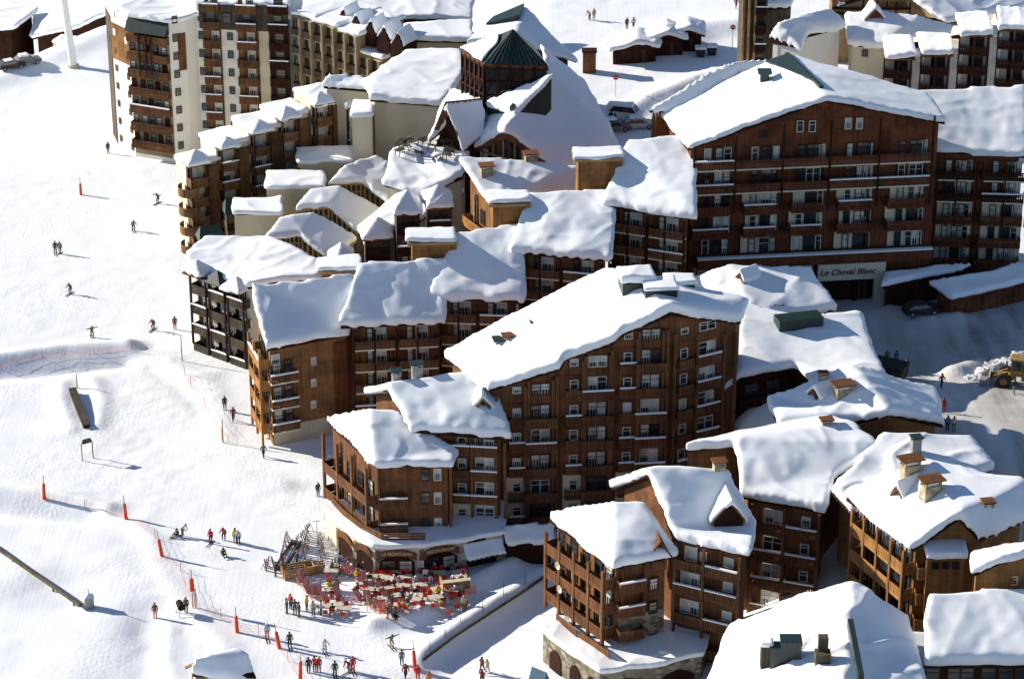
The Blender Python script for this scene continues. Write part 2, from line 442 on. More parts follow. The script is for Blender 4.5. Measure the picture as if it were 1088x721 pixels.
# =====================================================================  GROUND, LIGHT, CAMERA
def build_terrain():
    ridge([(-60,392),(0,384),(70,374),(135,370)],1.6,1.0); 
    ridge([(-40,402),(20,397),(80,391),(130,386)],1.4,-.75)
    ridge([(140,372),(175,382),(205,400)],1.5,.8); ridge([(160,392),(190,412),(215,436)],1.2,-.5)
    ridge([(-30,520),(60,528),(110,540)],1.6,.7); ridge([(-30,538),(30,543),(90,548)],1.8,-1.0)
    ridge([(150,555),(170,600),(195,640)],1.2,.5); ridge([(120,585),(60,560),(0,540)],3,.5)
    ridge([(0,640),(60,660),(120,665)],2.5,.7); ridge([(-20,625),(20,612)],3.5,1.2)
    ridge([(66,408),(64,425),(76,456)],1.1,1.0); ridge([(98,404),(108,425),(104,452)],1.1,1.0); ridge([(60,455),(100,462)],3,.4)
    ridge([(180,665),(178,700),(190,730)],1.0,.5); ridge([(210,650),(240,690),(262,730)],1.6,.7)
    ridge([(120,640),(100,690),(60,730)],4,.8); ridge([(155,650),(150,720)],1.5,-.5)
    ridge([(245,300),(205,310),(185,290)],2,.6); ridge([(220,400),(235,440),(240,460)],1.5,.7)
    ridge([(225,470),(290,480),(340,500)],2,.5); ridge([(240,505),(300,515)],1.5,.35)
    # snow bank and sunken ramp road beside the restaurant terrace
    ridge([(447,697),(480,672),(530,640),(580,612)],1.3,1.0); ridge([(395,662),(440,655),(470,640),(500,622),(545,600)],1.2,.9)
    ridge([(470,716),(505,690),(550,660),(585,640)],2.6,-.45)
    # far rise at the top left
    ridge([(-40,97),(0,84),(60,60),(115,34)],3,.5)
    # cleared square with ploughed banks, road behind the steeple
    ridge([(1015,385),(1050,370),(1090,366)],1.5,1.0,12); ridge([(945,328),(985,340),(1015,335)],1.4,.7,9.5)
    ridge([(640,135),(690,106),(740,88),(800,76)],1.8,.8,12.5); ridge([(700,56),(740,36),(790,30)],3.5,1.2,12.5)
    for i,(pl,w,h,bb) in enumerate(RIDGES):
        if i<20: RIDGES[i]=(pl,w,h*(1.0 if i in(0,1,4,5) else .32),bb)
    xs=[]; x=-1600.
    def axis(lo,hi,step,far):
        a=[lo+i*step for i in range(int((hi-lo)/step)+1)]; s=step; b=hi; pre=[]; post=[]
        while b<far: s*=1.35; b+=s; post.append(b)
        return a,post
    cx,px=axis(-82,82,.5,2500)
    xs=[-p for p in px[::-1]]+cx+px
    cy,py=axis(205,445,.55,6000)
    s=.55; b=205; pre=[]
    while b>-50: s*=1.35; b-=s; pre.append(b)
    ys=pre[::-1]+cy+py
    nx=len(xs); vs=[]; 
    for y in ys:
        for x in xs:
            if -84<x<84 and 200<y<450:
                z=T(x,y); q=Vector((x,y,0)); tram=sstep((noise.noise(q*.06+Vector((3,8,0)))+.05)*2.2); z+=noise.noise(q*.45)*.05+tram*(noise.noise(q*.9)*.06+noise.noise(q*1.7)*.05)
            else: z=T(max(-90,min(90,x)),max(190,min(470,y)))
            vs.append((x,y,z))
    fs=[(j*nx+i,j*nx+i+1,(j+1)*nx+i+1,(j+1)*nx+i) for j in range(len(ys)-1) for i in range(nx-1)]
    me=bpy.data.meshes.new('snow_ground'); me.from_pydata(vs,[],fs); me.polygons.foreach_set('use_smooth',[True]*len(fs))
    me.materials.append(ground_mat()); me.update()
    o=link('snow_ground',me); o['kind']='structure'
    o['label']='groomed snow slope and village ground'
def ground_mat():
    """groomed snow; trodden, gritty snow on the square and the road"""
    m=bpy.data.materials.new('groomed_snow'); m.use_nodes=True; nt=m.node_tree; b=nt.nodes['Principled BSDF']; L=nt.links.new
    b.inputs['Roughness'].default_value=.55; b.inputs['Specular IOR Level'].default_value=.25
    g=nt.nodes.new('ShaderNodeNewGeometry')
    def nz(scale,detail=5,vec=None,sc=(1,1,1),rot=0):
        mp=nt.nodes.new('ShaderNodeMapping'); mp.inputs['Scale'].default_value=sc; mp.inputs['Rotation'].default_value=(0,0,rot); L(g.outputs['Position'],mp.inputs[0])
        n=nt.nodes.new('ShaderNodeTexNoise'); n.inputs['Scale'].default_value=scale; n.inputs['Detail'].default_value=detail; L(mp.outputs[0],n.inputs['Vector']); return n.outputs['Fac']
    def math_(op,a,c,d=None):
        n=nt.nodes.new('ShaderNodeMath'); n.operation=op
        for i,x in enumerate((a,c)+(() if d is None else (d,))):
            if hasattr(x,'node'): L(x,n.inputs[i])
            else: n.inputs[i].default_value=x
        return n.outputs[0]
    sep=nt.nodes.new('ShaderNodeSeparateXYZ'); L(g.outputs['Position'],sep.inputs[0])
    # dirty where z>10 and x>28 (the square) with a noisy edge
    w=nz(.12,6); w2=nz(.5,4)
    ex=math_('ADD',sep.outputs['X'],math_('MULTIPLY',math_('SUBTRACT',w,.5),12.0))
    sx=nt.nodes.new('ShaderNodeMapRange'); sx.interpolation_type='SMOOTHSTEP'; sx.inputs['From Min'].default_value=26; sx.inputs['From Max'].default_value=32; L(ex,sx.inputs['Value'])
    sy=nt.nodes.new('ShaderNodeMapRange'); sy.interpolation_type='SMOOTHSTEP'; sy.inputs['From Min'].default_value=318; sy.inputs['From Max'].default_value=300; sy.inputs['To Min'].default_value=0; sy.inputs['To Max'].default_value=1; L(sep.outputs['Y'],sy.inputs['Value'])
    mask=math_('MULTIPLY',sx.outputs[0],sy.outputs[0])
    ramp=nt.nodes.new('ShaderNodeValToRGB'); e=ramp.color_ramp.elements; e[0].position=.3; e[0].color=(.22,.20,.175,1); e[1].position=.70; e[1].color=(.70,.70,.70,1)
    x=e.new(.48); x.color=(.50,.48,.455,1)
    L(math_('ADD',math_('MULTIPLY',nz(.3,9,sc=(1.4,.22,1),rot=.75),.6),math_('MULTIPLY',nz(.16,8),.4)),ramp.inputs[0])
    clean=nt.nodes.new('ShaderNodeValToRGB'); e=clean.color_ramp.elements; e[0].position=.3; e[0].color=(.84,.86,.90,1); e[1].position=.7; e[1].color=(.91,.92,.93,1); L(nz(.2,5),clean.inputs[0])
    mx=nt.nodes.new('ShaderNodeMix'); mx.data_type='RGBA'; L(mask,mx.inputs[0]); L(clean.outputs[0],mx.inputs[6]); L(ramp.outputs[0],mx.inputs[7]); L(mx.outputs[2],b.inputs['Base Color'])
    # relief: grain, small clods and long ski tracks
    tr=nz(1.0,2,sc=(2.6,.07,1),rot=.45); tr2=nz(1.0,2,sc=(3.0,.09,1),rot=-.75)
    patch=nt.nodes.new('ShaderNodeMapRange'); patch.interpolation_type='SMOOTHSTEP'; patch.inputs['From Min'].default_value=.46; patch.inputs['From Max'].default_value=.62; patch.inputs['To Min'].default_value=.35; patch.inputs['To Max'].default_value=1.5; L(nz(.07,3),patch.inputs['Value'])
    h=math_('ADD',math_('MULTIPLY',math_('MULTIPLY',nz(2.2,7),patch.outputs[0]),.9),math_('MULTIPLY',math_('ADD',tr,tr2),.26))
    bp=nt.nodes.new('ShaderNodeBump'); bp.inputs['Strength'].default_value=.36; bp.inputs['Distance'].default_value=.12; L(h,bp.inputs['Height']); L(bp.outputs[0],b.inputs['Normal'])
    return m
SUN_EL=math.radians(21.5); SUN_AZ=math.atan2(-.935,.355)
def build_light():
    w=bpy.data.worlds.new('World'); SC.world=w; w.use_nodes=True; nt=w.node_tree
    bg=nt.nodes['Background']; sky=nt.nodes.new('ShaderNodeTexSky'); sky.sky_type='NISHITA'; sky.sun_disc=False
    sky.sun_elevation=SUN_EL; sky.sun_rotation=SUN_AZ; sky.altitude=2300; sky.air_density=1.0; sky.dust_density=.6; sky.ozone_density=2.0
    nt.links.new(sky.outputs[0],bg.inputs[0]); bg.inputs[1].default_value=SKY
    l=bpy.data.lights.new('sun','SUN'); l.energy=SUN; l.angle=math.radians(.5); l.color=(1.0,.93,.81)
    o=bpy.data.objects.new('sun',l); COL.objects.link(o)
    d=Vector((math.sin(SUN_AZ)*math.cos(SUN_EL),math.cos(SUN_AZ)*math.cos(SUN_EL),math.sin(SUN_EL)))
    o.rotation_euler=(-d).to_track_quat('-Z','Y').to_euler(); o.location=d*200+Vector((0,300,0))
    SC.view_settings.view_transform='Standard'; SC.view_settings.look='None'; SC.view_settings.gamma=1; SC.view_settings.exposure=EXPO
    SC.view_settings.use_curve_mapping=False
SKY,SUN,EXPO=.080,5.0,.72
def build_camera():
    c=bpy.data.cameras.new('camera'); c.sensor_width=36; c.sensor_fit='HORIZONTAL'; c.lens=FPX/1088*36; c.clip_start=1; c.clip_end=20000
    o=bpy.data.objects.new('camera',c); COL.objects.link(o); o.location=(0,0,H); o.rotation_euler=(math.pi/2-PITCH,0,0); SC.camera=o
# =====================================================================  BUILDINGS
def roof_hit(h, face, px, py):
    q=[h.verts[i] for i in face]; c=sum(q,Vector())/len(q); nn=Vector((0,0,0))
    for a,b in zip(q,q[1:]+q[:1]): nn+=(a-c).cross(b-c)
    d=ray(px,py); o=Vector((0,0,H)); return o+d*((c-o).dot(nn)/d.dot(nn))
def chimney(h, p, w=1.5, d=1.1, ht=1.9, rz=.2, m='chimneystone', cap=True, snow=False):
    o=MB(); o.box(-w/2,w/2,-d/2,d/2,-1.2,ht*.72)
    for sx in (-1,1):
        for sy in (-1,1): o.box(sx*w*.42-.1,sx*w*.42+.1,sy*d*.4-.1,sy*d*.4+.1,ht*.72,ht)
    c=o.build('chimney',M[m],h.roof,p-h.loc); c.rotation_euler=(0,0,rz)
    if m=='chimneystone':
        q=MB(); q.box(-w*.3,w*.45,-d*.3,d*.35,ht*.72,ht*.86); q.build('snow_clump',M['roofsnow'],c)
    if cap:
        k=MB(); k.box(-w*.66,w*.66,-d*.7,d*.7,ht,ht+.14); k.build('chimney_cap',M['brown' if m!='greymetal' else 'green'],c)
    if snow:
        vs=[Vector((sx*w*.6,sy*d*.62,ht+.14)) for sx,sy in((-1,-1),(1,-1),(1,1),(-1,1))]
        snow_on(None,vs,[[0,1,2,3]],.35,vox=.12,grow=0.0,sm=4).parent=c
    return c
def dormer(h, p, w=2.6, ht=1.7, depth=4, rz=0, m='brown', snow=True, body=True):
    """small triangular gable looking out of the snow"""
    o=MB()
    o.add([(-w/2,0,0),(w/2,0,0),(0,0,ht),(-w/2,depth,0),(w/2,depth,0),(0,depth,ht)],[(0,1,2),(5,4,3),(0,2,5,3),(1,4,5,2),(0,3,4,1)])
    if body: o.box(-w/2+.1,w/2-.1,.05,depth,-1.6,0)
    d=o.build('dormer',M[m],h.root,p-h.loc); d.rotation_euler=(0,0,rz)
    t=MB(); t.add([(-w/2-.3,-.35,-.2),(0,-.35,ht+.0),(w/2+.3,-.35,-.2),(w/2+.3,-.35,.05),(0,-.35,ht+.28),(-w/2-.3,-.35,.05)]+[(-w/2-.3,depth,-.2),(0,depth,ht),(w/2+.3,depth,-.2),(w/2+.3,depth,.05),(0,depth,ht+.28),(-w/2-.3,depth,.05)],
        [(0,1,4,5),(1,2,3,4),(11,10,7,6),(10,9,8,7),(5,4,10,11),(4,3,9,10),(0,6,7,1),(1,7,8,2),(0,5,11,6),(2,8,9,3)])
    t.build('dormer_roof',M['rail'],d)
    if snow:
        vs=[Vector(v) for v in((-w/2-.35,-.2,.06),(0,-.3,ht+.29),(w/2+.35,-.2,.06),(w/2+.35,depth+.5,.06),(0,depth+.8,ht+.29),(-w/2-.35,depth+.5,.06))]
        snow_on(None,vs,[[0,1,4,5],[1,2,3,4]],.5,vox=.16,grow=.05,sm=5).parent=d
    return d
def gable_apex(LT,FL,px,py,t):
    n=Vector((FL.y-LT.y,-(FL.x-LT.x),0)).normalized(); d=ray(px,py); o=Vector((0,0,H))
    p=o+d*((Vector((FL.x,FL.y,0))-o).dot(n)/d.dot(n)); p.z-=t
    return p
def gabled(name,label,cat,LT,FL,FRs,RLpx,RRpx,zb,t=.9,**k):
    RL=gable_apex(LT,FL,RLpx[0],RLpx[1],t); RR=V(RRpx[0],RRpx[1],z=RL.z,t=t); BK=RR+(LT-RL); BK.z=LT.z
    vs=[FL]+FRs+[RR,RL,LT,BK]; n=len(FRs)
    h=house(name,label,cat,vs,[list(range(n+1))+[n+1,n+2],[n+2,n+1,n+4,n+3]],zb,**k); h.RL=RL; h.RR=RR; h.LTi=n+3; h.ff=list(range(n+1))+[n+1,n+2]
    return h
def corner(name,label,cat,LT,FL,FR,RL,RR,zb,extra=(),**k):
    vs=[LT,FL,FR,RR,RL]; return house(name,label,cat,vs,[[0,1,4],[1,2,3,4]],zb,**k)
def icicles(parent,a,b,n,seed=1):
    rnd=random.Random(seed); mb=MB(); loc=world_loc(parent)
    for i in range(n):
        p=lerp(a,b,(i+rnd.random()*.8)/n)-loc; L=.25+rnd.random()*.9
        mb.tube(p,p-Vector((0,0,L)),.05,.008,5)
    return mb.build('icicles',M['roofsnow'],parent)
def text_on(f,txt,s,z,size,m,off=.12,name='lettering',italic=0.0,w=1.0,arc=0.0):
    cu=bpy.data.curves.new('lettering','FONT'); cu.body=txt; cu.size=size; cu.align_x='CENTER'; cu.extrude=.015; cu.shear=italic; cu.offset=.012*size
    o=bpy.data.objects.new('tmp_text',cu); TMP.objects.link(o)
    dg=bpy.context.evaluated_depsgraph_get(); dg.update()
    me=bpy.data.meshes.new_from_object(o.evaluated_get(dg)); TMP.objects.unlink(o); bpy.data.objects.remove(o)
    me.materials.clear(); me.materials.append(M[m])
    for v in me.vertices:
        x,y,zz=v.co; v.co=(x*w,-zz,y-arc*(x*w)**2)
    me.name=name
    return link(name,me,f.root,f.pos(s,z,off),f.rz)

# ---------------------------------------------------------------- the large hotel above the square
def build_hotel():
    FL=V(731,158,Y=300); AP=V(877,106,Y=302); FR=V(1004,130,Y=303.5)
    BL=V(696,110,z=FL.z,t=.7); RB=V(836,56,z=AP.z,t=.7); BR=V(985,97,z=FR.z+.3,t=.7)
    h=house('hotel','large dark red timber hotel with rows of balconies above a vehicle arch','hotel',[FL,AP,FR,BR,RB,BL],[[0,1,4,5],[1,2,3,4]],8.5,wall='red',over=.55,snow=.7,vox=.32,rough=.08)
    f=Fac(h.root,h.w[0],h.w[2]); h.f=f
    z=lambda py: f.z(760,py)
    rows=[165,190,213.5,237.5,261.5]
    bays=[(735,777),(778.5,827),(829,876),(878,928.5),(930,984)]
    cols=[[(751,.75,2.0),(763,.9,2.1),(772,.9,2.1)],[(801,.8,1.9),(814,1.3,2.0),(823,.75,1.9)],[(850,.75,1.9),(863.5,1.7,2.0),(872,.7,1.9)],[(901,.8,1.9),(916,1.6,2.0),(923,.7,1.9)],[(957,.8,1.9),(972,1.7,2.0),(980,.6,1.9)]]
    for bi,(a,b) in enumerate(bays):
        ym=190
        sa,sb=f.s(a,ym),f.s(b,ym)
        for ri,r in enumerate(rows):
            zz=z(r)
            if ri==0 and bi==0: pass
            low = ri>=2 and bi>=1
            if low: f.panel(sa+(.22 if (bi+ri)%2 else .30)*(sb-sa),sb-(.15 if bi%2 else .6),zz-1.3,zz+1.15,'cream','render_panel',.06,.02)
            for px,w,hh in cols[bi]:
                f.win(f.s(px,ym),zz-.1,w,hh,'pale' if random.random()<.35 else 'dark',random.choice([0,1,0,3,3]),off=.09 if low else .03)
            if ri<2: f.balc(sa+.02,sb-.02,zz-1.25,1.5,1.05,'red',True,.25)
            elif ri<4: f.balc(sa+(.22 if bi else 0)*(sb-sa),sb-.4,zz-1.25,1.3,1.05,'red',False,.5)
    # long parapet over the arch
    s0,s1=f.s(738,278),f.s(986,278)
    mb=MB(); mb.box(0,s1-s0,-1.7,0,0,1.25); p=link('parapet',mb.mesh('parapet',M['red']),h.root,f.pos(s0 if not f.flip else s1,f.z(738,281),0),f.rz)
    sb=MB(); sb.box(0,s1-s0,-1.85,-1.2,1.253,1.42); sb.build('snow_ledge',M['roofsnow'],p)
    for px in (734.5,778,828,877.5,929,985):
        f.post(f.s(px,190),z(222),z(150 if px<740 else (140 if px<780 else 128)) ,1.5,.22,'dark')
    # attic windows
    for px,py in ((850,134),(863,134),(901,131),(913,131)): f.win(f.s(px,py),f.z(px,py),.8,1.35,'pale',random.choice([1,3]))
    for px,py in ((812,143),): f.win(f.s(px,py),f.z(px,py),1.0,.9,'dark',3)
    # vehicle arch with the name in script lettering
    a,b=f.s(866,290),f.s(937,285); zt=f.z(900,274); 
    f.panel(a,b,f.z(900,291),zt,'cream','sign_wall',.7,1.0)
    text_on(f,'Le Cheval Blanc',(f.s(868,282)+f.s(926,279))/2,f.z(900,285),1.02,'rail',off=1.76,italic=.3,w=1.0)
    f.panel(f.s(872,300),f.s(925,300),8.6,f.z(900,291.2),'dark','archway_shade',.1,.3)  # solid dark panel stands in for the shade under the arch
    f.panel(f.s(925.5,300),f.s(936.5,300),8.6,f.z(900,291.1),'cream','pillar',.9,1.0)
    f.panel(f.s(905,300),f.s(908,300),8.6,f.z(900,291.1),'dark','door_jamb',.3,.6)
    for px in (912,918): f.panel(f.s(px-2,300),f.s(px+2,300),8.8,f.z(900,293),'frame','door',.12,.4)
    # ground floor rendered left of the arch
    f.panel(f.s(737,290),f.s(864,290),8.6,f.z(760,283.5),'beige','render_panel',.06,.03)
    for px in range(745,862,13): f.win(f.s(px,288),f.z(760,291),1.1,1.7,'dark',random.choice([1,3]),off=.1)
    # green copper verge at the ridge and small roof hatch
    rc=MB(); loc=h.loc
    p0=RB+Vector((0,0,.55))-loc; p1=lerp(RB,AP,.85)+Vector((.2,0,.75))-loc
    rc.bar(p0,p1,.5,.35); rc.build('ridge_cap',M['green'],h.roof)
    pg=roof_hit(h,[0,1,4,5],812,90); gd=MB(); gd.box(-.5,.5,-.5,.5,-.4,1.5); gd.box(-.8,.8,-.8,.8,1.5,1.75); o=gd.build('roof_vent',M['green'],h.roof,pg-h.loc)
    tri=MB(); q=[lerp(RB,AP,.05),lerp(RB,AP,.72),lerp(RB,BL,.16),]
    tri.add([v+Vector((0,0,.9 if i<2 else .75))-loc for i,v in enumerate(q)]+[v+Vector((0,0,.3))-loc for v in q],[(0,1,2),(5,4,3),(0,3,4,1),(1,4,5,2),(2,5,3,0)]); tri.build('copper_flashing',M['green'],h.roof)
    # roof of the rear lean-to dripping icicles
    e0=V(694,135,Y=309); e1=V(742,133,Y=309)
    k=house('annex','low wooden annex hung with long icicles behind the large hotel','annex',[V(690,118,Y=309.5),V(748,118,Y=311),V(835,60,z=33,t=.6),V(775,68,z=33,t=.6)],[[0,1,2,3]],16,wall='gold',over=.9,snow=.6)
    icicles(k.roof,k.verts[0]-Vector((0,.2,.1)),k.verts[1]-Vector((0,.2,.1)),26,3)
    return h
def build_hotel_wing():
    E0=V(990,160,Y=309); E1=V(1092,166,Y=308.2); R0=S(962,97,E0,.52,.6); R1=S(1090,92,E0,.5,.6)
    h=house('hotel_wing','dark timber hotel wing under one wide shaded snow roof beside the large hotel','hotel',[E0,E1,R1,R0],[[0,1,2,3]],8.5,wall='red',over=.9,snow=.75,vox=.3,rough=.07)
    f=Fac(h.root,h.w[0],h.w[1])
    rows=[176,199,222.5,246,268]
    for (a,b,m) in ((994,1036,'red'),(1042,1090,'red')):
        sa,sb=f.s(a,200),f.s(b,200)
        for i,r in enumerate(rows):
            zz=f.z(1010,r)
            if i>=2: f.panel(sa+.3,sb-.2,zz-1.3,zz+1.2,'cream','render_panel',.06,.02)
            for u in (.3,.62,.8):
                f.win(sa+(sb-sa)*u,zz-.1,1.5 if u==.62 else .8,1.95,'pale' if u==.8 else 'dark',random.choice([0,1,2,3,3]),off=.09)
            f.balc(sa,sb-.3,zz-1.25,1.3,1.05,'dark' if i<2 else 'red',i<2,.3)
        for px in (a,(a+b)/2,b): f.post(f.s(px,200),f.z(1010,235),f.z(1010,167),1.3,.2,'dark')
    return h
# ---------------------------------------------------------------- the tall brown block in the centre
def build_central():
    FL=V(521,413,Y=262); AP=V(713,333,Y=264); FR=V(787,342,Y=268)
    BL=V(474,380,z=FL.z); RB=V(642,283,z=AP.z-.2,t=.9); BR=V(792,318,z=FR.z+.2,t=.7)
    mid=lerp(AP,RB,.55)
    h=house('apartment_block','tall brown timber apartment block in the middle under a broad sunlit snow roof','apartment block',[FL,AP,FR,BR,RB,BL],[[0,1,4,5],[1,2,3,4]],1.0,wall='brown',over=.45,snow=0)
    # the front eave steps back in three lobes; the snow follows it
    pt=lambda px,py: roof_hit(h,[0,1,5],px,py)
    jog=[FL,pt(596,391),pt(601,380.5),pt(652,364),pt(657,356.5),AP,FR,BR,RB,BL]
    jf=tri_faces(jog,[[0,1,2,3,4,5,8,9],[5,6,7,8]]); jfs,jl=boundary(jog,jf)
    h.roof.data=slab([v-h.loc for v in jog],jfs,jl,-.28,0).mesh('roof',M['dark'])
    link('snow_layer',snow_mesh(jog,jfs,jl,1.1,vox=.3,rough=.15,seed=77,sm=9),h.roof,-h.loc)
    f=Fac(h.root,h.w[0],h.w[1]); g=Fac(h.root,h.w[1],h.w[2])
    rows=[355,381,407.5,434,460,486.5,513,538]
    cols=[(549,.9,1.1),(574,2.0,1.7),(609.5,.95,1.2),(634,2.05,1.75),(666,.95,1.2),(690,2.05,1.75)]
    topok={549:407,574:407,609.5:381,634:381,666:355,690:355}
    for px,w,hh in cols:
        for r in rows:
            if r<topok[px]-1: continue
            zz=f.z(634,r); s=f.s(px,434)
            low=r>505
            if low and w<1.5: f.panel(s-1.1,s+1.1,zz-1.45,zz+1.25,'cream','render_panel',.06,.02)
            top=(r<topok[px]+1)
            f.win(s,zz-(.25 if top else 0),w,hh*(.75 if top else 1),'pale' if w<1.5 or random.random()<.3 else 'dark',random.choice([1,1,2,2,0]) if not low else 3,off=.09 if low else .04)
            if not top:
                f.balc(s-w/2-(.62 if w>1.5 else .4),s+w/2+(.62 if w>1.5 else .4),zz-1.25 if w>1.5 else zz-1.35,1.15 if w>1.5 else .6,.95,'rail',False,.5)
    for px,w,hh in cols:
        if w>1.5:
            zt_=f.z(px,topok[px]); sx=f.s(px,434); f.panel(sx-1.42,sx-1.12,1,zt_+.6,'rail','bay_side',.62,.0); f.panel(sx+1.12,sx+1.42,1,zt_+.6,'rail','bay_side',.62,.0)
        else:
            for r in rows:
                if r>topok[px]+1 and r<505: sx=f.s(px,434); zz=f.z(634,r); f.panel(sx-.95,sx+.95,zz+.75,zz+1.15,'red','spandrel',.10,.0)
    for px in (527,557.5,591,619,649,676,707):
        zt=f.z(px,{527:412,557.5:402,591:392,619:375,649:364,676:352,707:342}[px])
        f.post(f.s(px,434),1.0,zt-.6,.5,.30,'rail')
    grow=[346,370,396.5,422.5,449,475,502]
    for px,w,hh in ((725,.9,1.2),(749,2.0,1.7)):
        for r in grow:
            if r<350 and px<730: zz=g.z(749,r)
            zz=g.z(749,r); s=g.s(px,422)
            g.win(s,zz,w,hh*(.6 if r<350 else 1),'pale',random.choice([1,1,2,0]) if r<430 else 3)
            if r>360: g.balc(s-w/2-.4,s+w/2+.4,zz-1.25,.8,.85,'rail',False,.5)
    for px in (713,737,765,777): g.post(g.s(px,422),1.0,g.z(px,350)-.3,.5,.30,'rail')
    # stone plinth and rendered garden level
    f.panel(.2,f.L-.2,0.0,f.z(634,549),'stone','plinth',.5,.0)
    # rooftop plant room in green sheet, chimneys poking out of the snow
    def cub(px,py,w,d,ht,m,nm,fc=[0,1,4,5],snow=.0):
        p=roof_hit(h,fc,px,py); o=MB(); o.box(-w/2,w/2,-d/2,d/2,-1.5,ht); c=o.build(nm,M[m],h.roof,p-h.loc); c.rotation_euler=(0,0,.15)
        if snow:
            vs=[Vector((a*w/2,b*d/2,ht)) for a,b in((-1,-1),(1,-1),(1,1),(-1,1))]; snow_on(None,vs,[[0,1,2,3]],snow,vox=.18,grow=.25,sm=5).parent=c
        return c
    cub(676,312,3.4,2.6,1.75,'green','plant_room',snow=.9); cub(700,315,3.4,2.6,1.35,'green','stair_hood',snow=.3)
    cub(667,314,.5,1.0,1.5,'greymetal','vent_flue'); cub(722,310,2.8,2.2,1.2,'green','lift_hood',[1,2,3,4],.5)
    chimney(h,roof_hit(h,[0,1,4,5],532,372),1.3,1.0,1.3,m='greymetal'); chimney(h,roof_hit(h,[0,1,4,5],541,369),1.2,.9,1.4,m='chimneystone')
    chimney(h,roof_hit(h,[0,1,4,5],571,349),1.3,.9,.9,m='greymetal'); 
    return h
